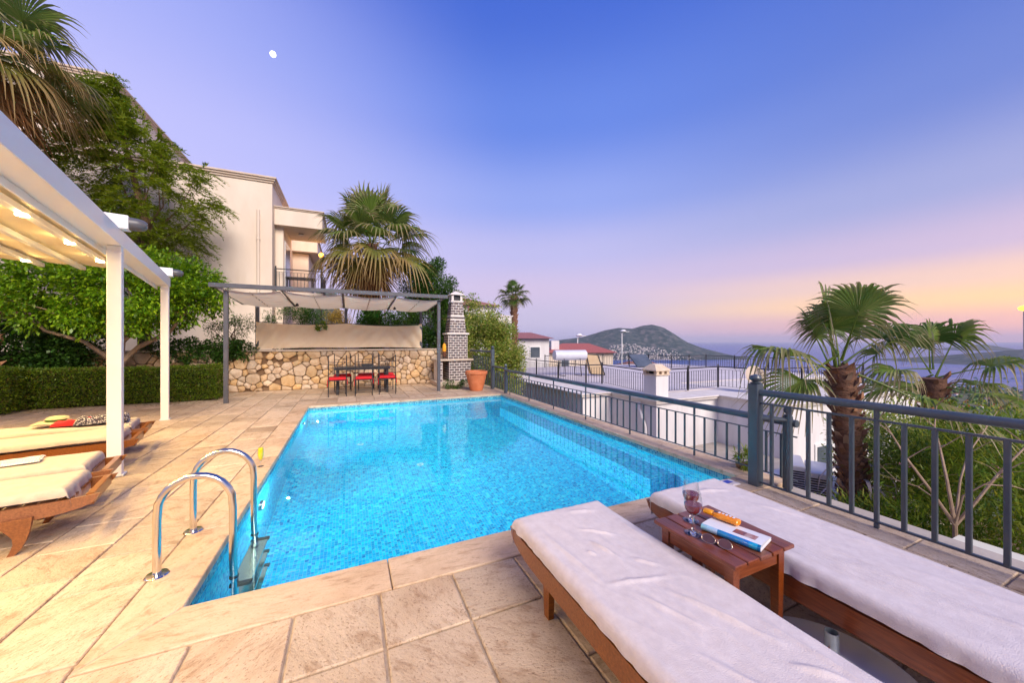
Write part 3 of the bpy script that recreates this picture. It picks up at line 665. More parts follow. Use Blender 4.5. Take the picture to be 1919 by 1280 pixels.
# ------------------------------------------------------------------ loungers
def cover_mesh(name, mat, w, l, top, drop, creases=(), end_drop=.2, seed=1, fine=.006, res=1):
    """towelling cover: x across (centre 0), y along 0..l with the pool end at y = l"""
    hw, hl, r = w / 2, l / 2, .045
    nx, ny = int(66 * res), int(150 * res); P = []
    ox, oy = hw - r + drop, hl - r + end_drop
    for j in range(ny + 1):
        Y = -oy + 2 * oy * j / ny; row = []
        for i in range(nx + 1):
            X = -ox + 2 * ox * i / nx
            ex = max(0, abs(X) - (hw - r)); ey = max(0, abs(Y) - (hl - r))
            def roll(e):
                a = min(e / r, PI / 2); return r * math.sin(a), r * (1 - math.cos(a)) + max(0, e - r * PI / 2)
            sx, dx = roll(ex); sy, dy = roll(ey)
            x = math.copysign(min(abs(X), hw - r) + sx, X); y = math.copysign(min(abs(Y), hl - r) + sy, Y)
            dz = max(dx, dy) if min(dx, dy) < .02 else math.hypot(dx, dy) * .8
            wx, wy = x, y + hl
            n1 = noise.noise(Vector((wx * 2.2, wy * 1.1, seed))) * .010 + noise.noise(Vector((wx * 7, wy * 2.2, seed + 3))) * .007 + noise.noise(Vector((wx * 34, wy * 5, seed + 7))) * fine * .35 + abs(noise.noise(Vector((wx * 9 + wy * 3, wy * 2.2 - wx * 2, seed + 1)))) ** .5 * -.004
            for (x0, y0, x1, y1, h, wd) in creases:
                d = Vector((x1 - x0, y1 - y0)); q = Vector((wx - x0, wy - y0)); s = max(0, min(1, q.dot(d) / d.length_squared)); e = (q - d * s).length + .006 * noise.noise(Vector((wx * 9, wy * 9, 2)))
                n1 += h * math.exp(-(e / wd) ** 2) * math.sin(PI * min(1, max(0, s)) * .9 + .15) * 1.6
            if dz > .03:   # hanging folds
                k = (dz - .03); fo = noise.noise(Vector((wy * 9 if dx > dy else wx * 9, seed, 0))) * .045 * min(1, k / .08)
                if dx >= dy: x += math.copysign(fo, X)
                else: y += math.copysign(fo, Y)
            hem = noise.noise(Vector((wy * 2, wx * 2, seed + 9))) * .012 * min(1, dz / .06)
            row.append((x, y + hl, top - dz + n1 * (1 if dz < .05 else .3) + hem))
        P.append(row)
    return MB().grid(P).mesh(name, mat, True, 180)
def rail_profile(l, z0, z1, tip=.16):
    """side view of a lounger rail: (y, z), pool end at y = l sweeping up"""
    pts = [(0, z0), (l - .42, z0)]
    pts[-1] = (l - .30, z0)
    for i in range(1, 10):
        a = i / 9 * PI / 2; pts.append((l - .30 + .33 * math.sin(a), z0 + (z1 - z0) * .82 * (1 - math.cos(a))))
    pts += [(l + .045, z1 + .008), (l - .02, z1 + .004), (l - .12, z1), (0, z1)]
    return pts
def extrude_x(prof, x0, x1):
    n = len(prof); b = MB(); b.add([(x0, y, z) for y, z in prof] + [(x1, y, z) for y, z in prof], [tuple(range(n))[::-1], tuple(n + k for k in range(n))] + [(k, (k + 1) % n, n + (k + 1) % n, n + k) for k in range(n)]); return b
def make_lounger(label, loc, rz, w, l, wood, cloth, top, creases, drop, seed, curved_leg=False, cover_len=None, cover_off=0, group=None):
    t = thing('sun_lounger', label, 'sun lounger', loc, rz, group)
    z1 = top - .09; z0 = z1 - .105
    for sx in (-1, 1):
        extrude_x(rail_profile(l, z0, z1), sx * w / 2 - .014, sx * w / 2 + .014).build('side_rail', wood, t)
        for yy, sg in ((.30, -1), (l - .34, 1)):
            if curved_leg:
                zt_ = z0 + .03; lft = [(-.070, 1), (-.072, .80), (-.050, .68), (-.022, .5), (-.018, .32), (-.030, .14), (-.046, 0)]; rgt = [(-.012, 0), (.016, .14), (.040, .36), (.055, .60), (.062, .82), (.066, 1)]
                pr = [(yy + a, zt_ * q) for a, q in lft] + [(yy + a, zt_ * q) for a, q in rgt]
                b = extrude_x(pr[::-1] if 0 else pr, sx * (w / 2 + .0145), sx * (w / 2 + .0145) + sx * .03)
            else:
                b = MB(); wt, wb = .038, .024
                b.add([(sx * (w / 2 - .045) - .016, yy - wb, 0), (sx * (w / 2 - .045) + .016, yy - wb, 0), (sx * (w / 2 - .045) + .016, yy + wb, 0), (sx * (w / 2 - .045) - .016, yy + wb, 0),
                       (sx * (w / 2 - .045) - .02, yy - wt, z1 - .02), (sx * (w / 2 - .045) + .02, yy - wt, z1 - .02), (sx * (w / 2 - .045) + .02, yy + wt, z1 - .02), (sx * (w / 2 - .045) - .02, yy + wt, z1 - .02)],
                      [(0, 3, 2, 1), (4, 5, 6, 7), (0, 1, 5, 4), (1, 2, 6, 5), (2, 3, 7, 6), (3, 0, 4, 7)])
            b.build('leg', wood, t)
    for yy in (.30, l - .34): MB().box(-w / 2 + .07, w / 2 - .07, yy - .018, yy + .018, z0 - .03, z0 + .03, .003).build('crossbar', wood, t)
    MB().box(-w / 2 + .015, w / 2 - .015, l - .035, l + .01, z1 - .075, z1 + .012, .004).build('end_board', wood, t)
    m = MB()
    k = 0; y = .05
    sl = MB().box(-w / 2 + .016, w / 2 - .016, 0, .06, z1 - .022, z1 - .002, .003).mesh('slat', wood)
    while y < l - .12: inst(sl, 'slat', t, (0, y, 0)); y += .085
    cl = cover_len or l
    MB().box(-w / 2 + .03, w / 2 - .03, cover_off + .04, cover_off + cl - .04, z1 + .001, top - .02, .03).build('mattress', cloth, t)
    inst(cover_mesh('mattress_cover', cloth, w + .035, cl, top, drop, creases, seed=seed, res=1 if group else 2.2), 'mattress_cover', t, (0, cover_off, 0))
    return t
# pair at the right, pool end at +Y
make_lounger('sun lounger with a creased white towelling cover, between the pool and the little table', (1.255, 0.0, 0), 0, .62, 2.04, M['oak'], M['white_cloth'], .41,
             [(-.05, 1.75, .12, 1.62, .007, .012), (-.2, 1.3, .1, 1.22, .005, .014), (-.15, .9, .05, .45, .006, .014), (.0, 1.95, .2, 1.9, .005, .02), (-.25, 1.8, -.2, 1.3, .006, .016), (.26, 1.9, .22, 1.2, .005, .018), (-.06, 1.62, -.02, 1.45, .009, .010), (-.13, 1.55, -.1, 1.5, .006, .012), (.02, 1.15, .16, .78, .010, .010), (-.12, 1.2, -.02, .95, .006, .012), (.10, .72, .2, .6, .008, .01), (.2, .9, .24, .5, .006, .012), (.05, 1.4, .12, 1.3, .006, .01)], .095, 4.0)
make_lounger('sun lounger with a ribbed white towelling cover, beside the dark railing', (2.345, -.05, 0), 0, .64, 2.03, M['teak'], M['white_cloth'], .41,
             [(-.27 + .028 * i, 1.45 - .03 * i, -.22 + .028 * i, .75 - .05 * i, .0045, .007) for i in range(9)] + [(.1, .9, .22, .3, .006, .02), (-.1, 1.9, .2, 1.8, .006, .02), (.12, 1.6, .25, 1.3, .006, .014), (.2, 1.2, .28, .7, .006, .016), (-.05, .6, .1, .2, .006, .016)], .10, 9.0)
# four at the left, under the white pergola; foot end looks at the pool (local +Y -> world -ND)
rzL = math.atan2(-ND.y, -ND.x) - PI / 2
def lounger_left(corner, label, seed):
    w, l = .53, 2.0
    c = Vector((*corner, 0)) + BD * (w / 2) + ND * (l + .03)
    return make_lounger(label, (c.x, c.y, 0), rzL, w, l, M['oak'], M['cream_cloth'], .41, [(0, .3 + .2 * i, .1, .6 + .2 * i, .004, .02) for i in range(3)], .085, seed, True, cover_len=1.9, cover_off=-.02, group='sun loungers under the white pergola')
lounger_left((-1.77, 3.85), 'frontmost cream covered lounger under the white pergola, its curved wooden leg in plain view', 1)
lounger_left((-1.99, 4.52), 'cream covered lounger under the white pergola with a newspaper lying on it', 2)
lounger_left((-2.32, 5.80), 'cream covered lounger behind the nearer white pergola post with nothing on it', 3)
lounger_left((-2.50, 6.50), 'cream covered lounger nearest the hedge, carrying a hat and a patterned towel', 4)

# ------------------------------------------------------------------ side table with its things
def build_table():
    t = thing('side_table', 'small slatted red wood table between two white loungers', 'side table', (1.555, 1.04, 0))
    W, Lh, H = .445, .47, .50; k = 5; bw = (W - .008 * (k - 1)) / k
    for i in range(k):
        x = i * (bw + .008); MB().box(x, x + bw, 0, Lh, H - .020, H, .0035).build('top_board', M['teak'], t)
    for x in (.03, W - .075):
        for y in (.03, Lh - .075):
            b = MB(); b.add([(x + .006, y + .006, 0), (x + .038, y + .006, 0), (x + .038, y + .038, 0), (x + .006, y + .038, 0), (x, y, H - .0205), (x + .045, y, H - .0205), (x + .045, y + .045, H - .0205), (x, y + .045, H - .0205)],
                            [(0, 3, 2, 1), (4, 5, 6, 7), (0, 1, 5, 4), (1, 2, 6, 5), (2, 3, 7, 6), (3, 0, 4, 7)]); b.build('leg', M['teak'], t)
    for y in (.038, Lh - .058): MB().box(.0755, W - .0755, y, y + .02, H - .10, H - .021, .002).build('apron', M['teak_x'], t)
    for x in (.038, W - .058): MB().box(x, x + .02, .0755, Lh - .0755, H - .10, H - .021, .002).build('apron', M['teak'], t)
build_table()
def wine_glass(label, loc, fill=.4):
    t = thing('wine_glass', label, 'wine glass', loc, 0, 'wine glasses on the side table'); t.scale = (1.14, 1.14, 1.02)
    MB().lathe([(.0, .004), (.036, .0015), (.037, .003), (.012, .008), (.0055, .016), (.0048, .05), (.0052, .09), (.010, .098)], 28).build('stem', M['stem_glass'], t, True, 60)
    bowl = [(.010, .098), (.024, .108), (.034, .124), (.0385, .145), (.038, .165), (.035, .190), (.031, .215)]
    MB().lathe(bowl + [(.0302, .215)], 28).build('bowl', M['glass'], t, True, 60)
    lvl = .152; w = [(.0, .0995)] + [(r - .0015, z + .001) for r, z in bowl if z < lvl] + [(.0372, lvl), (.0, lvl)]
    MB().lathe(w, 28).build('wine', M['wine'], t, True, 50)
wine_glass('glass of red wine standing nearer to the plain front edge of the table', (1.628, 1.315, .50)); wine_glass('glass of red wine standing nearer the pool, behind the other', (1.735, 1.415, .50))
def flute():
    t = thing('champagne_flute', 'flute of yellow drink standing on the pool coping', 'glass', (-.965, 5.16, .004))
    MB().lathe([(0, .004), (.034, .0015), (.034, .003), (.006, .010), (.004, .06), (.008, .075)], 24).build('stem', M['stem_glass'], t, True, 60)
    bowl = [(.008, .075), (.024, .095), (.032, .13), (.032, .17), (.029, .215), (.027, .235)]
    MB().lathe(bowl, 24).build('bowl', M['glass'], t, True, 60)
    MB().lathe([(0, .077)] + [(r - .002, z) for r, z in bowl[:-1]] + [(.026, .222), (0, .222)], 24).build('drink', M['juice'], t, True, 50)
flute()
def small_items():
    # sunscreen bottle lying on the magazine
    og = surf('orange_plastic', (.86, .27, .005), (.88, .30, .01), rough=.25, scale=3, coat=.4); yl = surf('amber_plastic', (.88, .36, .01), rough=.3, scale=3)
    c = Vector((1.855, 1.305, .527)); rz = math.atan2(-.12, .17)
    t = thing('sunscreen_bottle', 'orange sunscreen bottle lying on its side by the magazine', 'bottle', c, R_(102))
    P = [(-.075, .024, .013), (-.070, .029, .017), (.02, .030, .018), (.045, .026, .017), (.055, .016, .012)]
    def oval(b, P, n=18):
        V = [(x, a * math.cos(2 * PI * k / n), .017 + h * math.sin(2 * PI * k / n)) for x, a, h in P for k in range(n)]; m = len(P)
        F = [(i * n + k, i * n + (k + 1) % n, (i + 1) * n + (k + 1) % n, (i + 1) * n + k) for i in range(m - 1) for k in range(n)] + [tuple(range(n))[::-1], tuple((m - 1) * n + k for k in range(n))]
        return b.add(V, F)
    body = oval(MB(), [(-p[0] * -1, p[1], p[2]) for p in P]).build('body', og, t, True)
    oval(MB(), [(.0555, .014, .012), (.06, .021, .014), (.10, .022, .014), (.104, .018, .012)]).build('cap', yl, t, True)
    lb = MB()
    for i in range(5): lb.box(-.055 + i * .018, -.045 + i * .018, -.006, .012 - .004 * (i % 2), .0352, .0358)
    lb.build('white_lettering', M['paper'], body)
    lg = MB().lathe([(0, .0006), (.009, .0005), (.0095, 0)], 16).build('round_emblem', surf('navy_print', (.02, .02, .06), rough=.4), body, loc=(.037, .006, .0345))
    # rolled magazine
    t = thing('magazine', 'half rolled travel magazine with a blue sea cover on the table', 'magazine', (1.785, 1.205, .501), R_(-75))
    m, nt, b, N, L = new_mat('magazine_cover'); tc = N('ShaderNodeTexCoord'); sp = N('ShaderNodeSeparateXYZ'); L(tc.outputs['Object'], sp.inputs[0])
    def band(src, stops):
        r = N('ShaderNodeValToRGB'); r.color_ramp.interpolation = 'CONSTANT'; el = r.color_ramp.elements
        while len(el) < len(stops): el.new(.5)
        for e, (p, c) in zip(el, stops): e.position = p; e.color = (*c, 1)
        L(src, r.inputs[0]); return r.outputs[0]
    mr = N('ShaderNodeMapRange'); mr.inputs['From Min'].default_value = -.14; mr.inputs['From Max'].default_value = .14; L(sp.outputs['X'], mr.inputs['Value'])
    cc = band(mr.outputs[0], [(0, (.30, .55, .72)), (.12, (.35, .62, .80)), (.30, (.02, .20, .55)), (.80, (.01, .30, .62)), (.93, (.0, .12, .35))])
    nz = N('ShaderNodeTexNoise'); nz.inputs['Scale'].default_value = 24; L(tc.outputs['Object'], nz.inputs['Vector']); mx = N('ShaderNodeMix'); mx.data_type = 'RGBA'; mx.blend_type = 'OVERLAY'; mx.inputs['Factor'].default_value = .5
    L(cc, mx.inputs[6]); L(nz.outputs[1], mx.inputs[7]); L(mx.outputs[2], b.inputs['Base Color']); b.inputs['Roughness'].default_value = .22
    P = []; Pi = []
    prof = []
    for i in range(19):
        a = i / 18
        if a < .45: th = PI * 1.02 * (1 - a / .45) - PI / 2; prof.append((-.045 - .016 * math.cos(th) , .017 - .016 * math.sin(th)))
        else: q = (a - .45) / .55; prof.append((-.045 + .105 * q, .033 - .030 * q ** .8 + .006 * math.sin(q * PI)))
    prof2 = [(-.045 - .016 * math.cos(-PI / 2 + PI * i / 10), .017 + .016 * math.sin(-PI / 2 + PI * i / 10)) for i in range(11)]
    cov = MB(); rows = []
    for x in np.linspace(-.135, .135, 10): rows.append([(x, y, z) for y, z in prof2])
    o = cov.grid(rows).build('cover', m, t, True, 80)
    sh = MB(); rows = []
    for x in np.linspace(-.135, .135, 10):
        rows.append([(x, -.045 + .155 * q, .0332 - .016 * q ** 1.3 + .003 * math.sin(q * PI)) for q in np.linspace(0, 1, 12)])
    pg = sh.grid(rows).build('page', M['paper'], t, True, 80)
    lay = MB(); rows = []
    for x in np.linspace(-.133, .133, 8):
        rows.append([(x, -.045 + .108 * q, .0015 + .002 * k) for k, q in enumerate(np.linspace(0, 1, 3))])
    MB().box(-.133, .133, -.045, .108, .0, .014, .002).build('page_block', M['paper'], t)
    for k, (x0, c1, c2) in enumerate(((.0, (.42, .10, .02), (.02, .03, .10)), (.05, (.35, .05, .03), (.5, .45, .42)))):
        pm = surf('photo_print', c1, c2, rough=.3, scale=60); rows = []
        for x in np.linspace(x0, x0 + .05, 5): rows.append([(x, -.045 + .155 * q, .0332 - .016 * q ** 1.3 + .003 * math.sin(q * PI) + .0006) for q in np.linspace(.18, .55, 8)])
        MB().grid(rows).build('photograph', pm, pg, True, 80)
    # sunglasses
    t = thing('sunglasses', 'folded brown tinted sunglasses lying on the table edge', 'sunglasses', (1.625, 1.185, .503), R_(-68)); t.rotation_euler = (R_(-38), 0, R_(-68)); t.scale = (1.1, 1.1, 1.1)
    gm = surf('gold_wire', (.45, .36, .3), rough=.25, metal=.9); lm = surf('tinted_lens', (.07, .035, .03), (.11, .05, .04), rough=.08, coat=.5)
    for s in (-1, 1):
        ring = [(s * .033 + .027 * math.cos(a) * (1 - .1 * math.sin(a)), .004 * math.cos(a), .021 + .019 * math.sin(a)) for a in np.linspace(0, 2 * PI, 21)]
        MB().tube(ring, .0015, 6, False).build('frame', gm, t, True)
        MB().add([(s * .033, .0015, .021)] + ring[:-1], [(0, k + 1, (k + 1) % 20 + 1) for k in range(20)]).build('lens', lm, t, True)
        MB().tube([(s * .061, .0, .028), (s * .060, .012, .028), (s * .01, .022 + .008 * (s > 0), .018), (-s * .045, .026 + .008 * (s > 0), .004)], .0016, 6).build('temple', M['black_iron'], t, True)
    MB().tube([(-.008, 0, .026), (0, 0, .03), (.008, 0, .026)], .0014, 6).build('bridge', gm, t, True)
    # umbrella base between the loungers
    t = thing('umbrella_base', 'round white parasol base with an empty steel tube under the loungers', 'parasol base', (1.93, .86, 0))
    MB().lathe([(.345, .0), (.35, .02), (.335, .04), (.30, .046), (.28, .058), (.12, .075), (.05, .10), (.045, .10), (.0, .10)], 56).build('base_disc', M['white_metal'], t, True, 30)
    MB().lathe([(.026, .09), (.026, .225), (.0225, .225), (.0225, .11)], 24).build('tube', M['zinc'], t, True)
    MB().lathe([(.034, .095), (.034, .112), (.0262, .112)], 24).build('tube_collar', M['zinc'], t, True)
    MB().tube([(-.028, 0, .16), (-.045, 0, .165)], .005, 8).build('screw', surf('rust', (.25, .06, .02), rough=.8), t, True)
    # hat, red cloth, patterned towel and newspaper on the left loungers
    hat = thing('sun_hat', 'floppy beige sun hat lying on the farthest lounger', 'hat', (-3.42, 6.63, .44), R_(10))
    hm = surf('straw', (.50, .42, .22), (.62, .54, .32), rough=.9, scale=30, bump=.5, bscale=120)
    n = 32; V = []; prof = [(0, .085), (.05, .088), (.085, .075), (.10, .045), (.105, .02), (.15, .012), (.2, .006), (.205, .004)]
    for r, z in prof:
        for k in range(n):
            a = 2 * PI * k / n; wv = (r / .2) ** 2 * .014 * math.sin(3 * a + 1); V.append((r * math.cos(a) * 1.1, r * math.sin(a) * .9, z + wv + .012))
    MB().add(V, [(i * n + k, i * n + (k + 1) % n, (i + 1) * n + (k + 1) % n, (i + 1) * n + k) for i in range(len(prof) - 1) for k in range(n)]).build('crown_and_brim', hm, hat, True, 60)
    MB().lathe([(.103, .03), (.106, .04), (.102, .052)], 32).build('hat_band', M['dark_leaf'], hat, True, loc=(0, 0, .012))
    def pad(name, label, cat, loc, rz, sx, sy, h, mat, seed):
        P = []
        for j in range(25):
            row = []
            for i in range(25):
                x = -sx + 2 * sx * i / 24; y = -sy + 2 * sy * j / 24; e = min(1, 6 * min(1 - abs(x / sx), 1 - abs(y / sy)))
                row.append((x + .02 * noise.noise(Vector((y * 20, 0, seed))), y, h * max(0, e) ** .5 * (.75 + .5 * noise.noise(Vector((x * 14, y * 9, seed)))) + .002))
            P.append(row)
        o = MB().grid(P).build(name, mat, None, True, 180, loc=loc, rot=(0, 0, rz)); tag(o, label, cat); return o
    pad('red_cloth', 'folded red cloth tucked between the sun hat and the patterned towel', 'cloth', (-3.24, 6.55, .43), R_(10), .17, .10, .07, M['red_cloth'], 2)
    m, nt, b, N, L = new_mat('patterned_towel'); vo = N('ShaderNodeTexVoronoi'); vo.inputs['Scale'].default_value = 60; tc = N('ShaderNodeTexCoord'); L(tc.outputs['Object'], vo.inputs['Vector'])
    rp = N('ShaderNodeValToRGB'); rp.color_ramp.elements[0].position = .35; rp.color_ramp.elements[0].color = (.62, .58, .58, 1); rp.color_ramp.elements[1].position = .45; rp.color_ramp.elements[1].color = (.06, .05, .07, 1); L(vo.outputs[0], rp.inputs[0]); L(rp.outputs[0], b.inputs['Base Color']); b.inputs['Roughness'].default_value = .95
    pad('patterned_towel', 'black and white patterned towel bunched up on the farthest lounger', 'towel', (-2.98, 6.60, .43), R_(16), .24, .13, .11, m, 5)
    m2, nt, b, N, L = new_mat('newsprint'); br = N('ShaderNodeTexWave'); br.inputs['Scale'].default_value = 22; br.inputs['Distortion'].default_value = 6; tc = N('ShaderNodeTexCoord'); L(tc.outputs['Object'], br.inputs['Vector'])
    rp = N('ShaderNodeValToRGB'); rp.color_ramp.elements[0].position = .2; rp.color_ramp.elements[0].color = (.35, .36, .42, 1); rp.color_ramp.elements[1].position = .45; rp.color_ramp.elements[1].color = (.72, .70, .70, 1); L(br.outputs[0], rp.inputs[0]); L(rp.outputs[0], b.inputs['Base Color'])
    pad('newspaper', 'folded newspaper lying on the second cream lounger', 'newspaper', (-2.72, 4.72, .425), R_(20), .17, .12, .018, m2, 8)
    bl = surf('blue_plastic', (.01, .04, .45), rough=.3)
    o = MB().tube([(0, 0, 0), (.05, .0, 0), (.12, .0, 0), (.15, 0, 0)], [.02, .028, .028, .014], 14).build('lotion_bottle', bl, None, True, loc=(-2.94, 4.60, .462), rot=(0, 0, R_(40))); tag(o, 'small blue lotion bottle lying on the newspaper', 'bottle')
    o = pad('folded_towel', 'small folded white towel with a blue print at the pool corner', 'towel', (3.60, 2.50, .006), 0, .13, .07, .02, M['white_cloth'], 3)
    tag(MB().box(-.05, .05, -.03, .03, .0235, .0255).build('blue_print', bl, o))
small_items()

# ------------------------------------------------------------------ railings
def railing(name, label, pts, z0, top, rail_r, spacing, bal, lower, upper, mat, post_r=.03, post_every=1.2, posts_at=None, knob=True, ground=0, foot_every=0, group=None, square=False):
    """pts: polyline (x, y); rails at lower/upper heights, handrail at top, balusters as parts"""
    t = thing(name, label, 'railing', (pts[0][0], pts[0][1], ground), 0, group)
    o = Vector((pts[0][0], pts[0][1])); bm = MB().box(-bal, bal, -bal, bal, lower - z0 * 0, upper, bal * .25).mesh('baluster', mat)
    for a, b in zip(pts[:-1], pts[1:]):
        a = Vector(a) - o; b = Vector(b) - o; d = b - a; L = d.length; ang = math.atan2(d.y, d.x); n = max(1, round(L / spacing))
        MB().tube([(a.x, a.y, top), (b.x, b.y, top)], rail_r, 12).build('handrail', mat, t, True)
        for z, nm in ((lower, 'lower_rail'), (upper, 'upper_rail')):
            MB().box(0, L, -bal * .9, bal * .9, z - bal * .6, z + bal * .6, bal * .2).build(nm, mat, t, loc=(a.x, a.y, 0), rot=(0, 0, ang))
        np_ = max(1, round(L / post_every))
        for k in range(1, n):
            p = a + d * k / n
            inst(bm, 'baluster', t, (p.x, p.y, 0), (0, 0, ang))
            if foot_every and k % foot_every == 0:
                MB().box(-bal, bal, -bal, bal, 0, lower - .01, bal * .2).build('foot', mat, t, loc=(p.x, p.y, 0), rot=(0, 0, ang)); MB().box(-bal, bal, -bal, bal, upper + .01, top, bal * .2).build('bracket', mat, t, loc=(p.x, p.y, 0), rot=(0, 0, ang))
        if posts_at is None:
            for k in range(np_ + 1):
                p = a + d * k / np_
                if k == 0 and a.length > 0: continue
                q = MB().box(-post_r, post_r, -post_r, post_r, 0, top + .04, .004).build('post', mat, t, loc=(p.x, p.y, 0), rot=(0, 0, ang))
                if knob: MB().lathe([(0, 0), (post_r * .7, .008), (post_r * 1.15, .035), (post_r * .9, .06), (0, .075)], 12).build('finial', mat, q, True, loc=(0, 0, top + .042))
    return t
def post(t, x, y, z1, w, mat):
    q = MB().box(-w, w, -w, w, 0, z1, .006).build('post', mat, t, loc=(x, y, 0))
    MB().lathe([(w * .8, 0), (w * 1.15, .012), (w * .5, .02), (w * 1.0, .04), (w * 1.15, .06), (w * .9, .085), (0, .10)], 16).build('finial', mat, q, True, loc=(0, 0, z1))
    return q
t = railing('pool_railing', 'low slate grey railing along the open side of the pool', [(4.12, 2.12), (4.12, 9.55)], 0, .665, .038, .15, .0105, .085, .53, M['rail_paint'], posts_at=[], foot_every=8)
post(t, -.05, .06, .74, .034, M['rail_paint']); post(t, 0, 7.43, .75, .04, M['rail_paint'])
MB().tube([(-.25, .25, .70), (-.06, .06, .70)], .024, 10).build('link_rail', M['rail_paint'], t, True)
t = railing('terrace_railing', 'tall slate grey railing beside the loungers with round handrail', [(3.86, 2.37), (3.86, -2.2)], 0, .975, .034, .155, .0145, .05, .865, M['rail_paint'], posts_at=[], foot_every=6)
post(t, 0, 0, 1.06, .05, M['rail_paint'])
t = railing('corner_railing', 'short slate grey railing joining pool corner to the terracotta pot', [(4.12, 9.62), (4.13, 10.55)], 0, .72, .03, .13, .010, .085, .60, M['rail_paint'], posts_at=[])
t = railing('garden_railing', 'tall slate grey railing between the barbecue and the terracotta pot', [(4.13, 10.62), (3.95, 12.35)], 0, 1.18, .035, .12, .010, .10, 1.0, M['rail_paint'], posts_at=[])
post(t, 0, 0, 1.26, .05, M['rail_paint'])
# edge kerb outside the tall railing
o = MB().box(3.985, 4.20, -4, 2.22, -.6, -.004, .012).build('kerb', M['concrete']); tag(o, 'worn concrete kerb under the tall railing', kind='structure')

# ------------------------------------------------------------------ stone wall at the back
def clip_poly(poly, px, py, nx, ny):
    out = []
    for i in range(len(poly)):
        a = poly[i - 1]; b = poly[i]; da = (a[0] - px) * nx + (a[1] - py) * ny; db = (b[0] - px) * nx + (b[1] - py) * ny
        if (da <= 0) != (db <= 0):
            s = da / (da - db); out.append((a[0] + (b[0] - a[0]) * s, a[1] + (b[1] - a[1]) * s))
        if db <= 0: out.append(b)
    return out
def stone_wall():
    root = thing('stone_wall', 'rubble retaining wall of honey coloured limestone behind the dining set', 'stone wall', (0, 13, 0))
    MB().box(-14, 4.3, .04, .5, -.5, 1.19).build('mortar_bed', M['mortar'], root)
    x = -14
    rnd = random.Random(21)
    while x < 4.28:
        l = min(rnd.uniform(.5, .9), 4.34 - x); MB().box(x + .003, x + l - .003, -.07, .52, 1.192, 1.245, .008).build('cap_slab', M['cap_stone'], root); x += l
    X0, X1, Z0, Z1 = -6.4, 4.25, .0, 1.185; seeds = []
    tries = 0
    while tries < 9000:
        tries += 1; p = (rnd.uniform(X0, X1), rnd.uniform(Z0, Z1)); r = rnd.choice([.11, .14, .18, .24])
        if all(((p[0] - q[0]) ** 2 + (p[1] - q[1]) ** 2) ** .5 > (r + q[2]) * .58 for q in seeds): seeds.append((*p, r))
    cnt = 0
    for i, s in enumerate(seeds):
        poly = [(X0, Z0), (X1, Z0), (X1, Z1), (X0, Z1)]
        for q in seeds:
            if q is s: continue
            dx, dy = q[0] - s[0], q[1] - s[1]; d2 = dx * dx + dy * dy
            if d2 > 1.2: continue
            k = .5 + (s[2] ** 2 - q[2] ** 2) / (2 * d2) * .8; k = min(.72, max(.28, k))
            poly = clip_poly(poly, s[0] + dx * k, s[1] + dy * k, dx, dy)
            if len(poly) < 3: break
        if len(poly) < 3: continue
        cx = sum(p[0] for p in poly) / len(poly); cz = sum(p[1] for p in poly) / len(poly)
        # rounded outline: two points per edge
        ring = []
        for a, b in zip(poly, poly[1:] + poly[:1]):
            L = math.hypot(b[0] - a[0], b[1] - a[1])
            if L < .03: continue
            for q in ((.10, .5, .90) if L > .12 else (.3, .7)): ring.append((a[0] + (b[0] - a[0]) * q, a[1] + (b[1] - a[1]) * q))
        if len(ring) < 3: continue
        n = len(ring); V = []; pr = rnd.uniform(.045, .085)
        for sc, y in ((.975, .045), (.965, -.02), (.90, -.02 - pr * .6), (.55, -.02 - pr * .9)):
            for (px, pz) in ring:
                jit = rnd.uniform(-.006, .006); V.append((cx + (px - cx) * sc + jit, y + rnd.uniform(-.006, .006) + (.02 * noise.noise(Vector((px * 6, pz * 6, 3))) if sc < .9 else 0), cz + (pz - cz) * sc + jit * .5))
        V.append((cx, -.022 - pr * 1.05, cz)); c = len(V) - 1
        # polygon winding: make outward (-Y)
        F = [(l * n + k, (l + 1) * n + k, (l + 1) * n + (k + 1) % n, l * n + (k + 1) % n) for l in range(3) for k in range(n)] + [(3 * n + k, c, 3 * n + (k + 1) % n) for k in range(n)]
        area = sum(ring[k][0] * ring[(k + 1) % n][1] - ring[(k + 1) % n][0] * ring[k][1] for k in range(n))
        if area > 0: F = [f[::-1] for f in F]
        V = [(x_ - cx, y_, z_ - cz) for x_, y_, z_ in V]
        if cnt < 298: MB().add(V, F).build('stone', M['stone'], root, True, 38, loc=(cx, 0, cz)); cnt += 1
    # garden soil behind the wall
    g = MB().box(-30, 4.3, 13.5, 45, -1, 1.16).build('garden_ground', M['soil']); tag(g, 'raised garden soil behind the stone wall', kind='structure')
stone_wall()
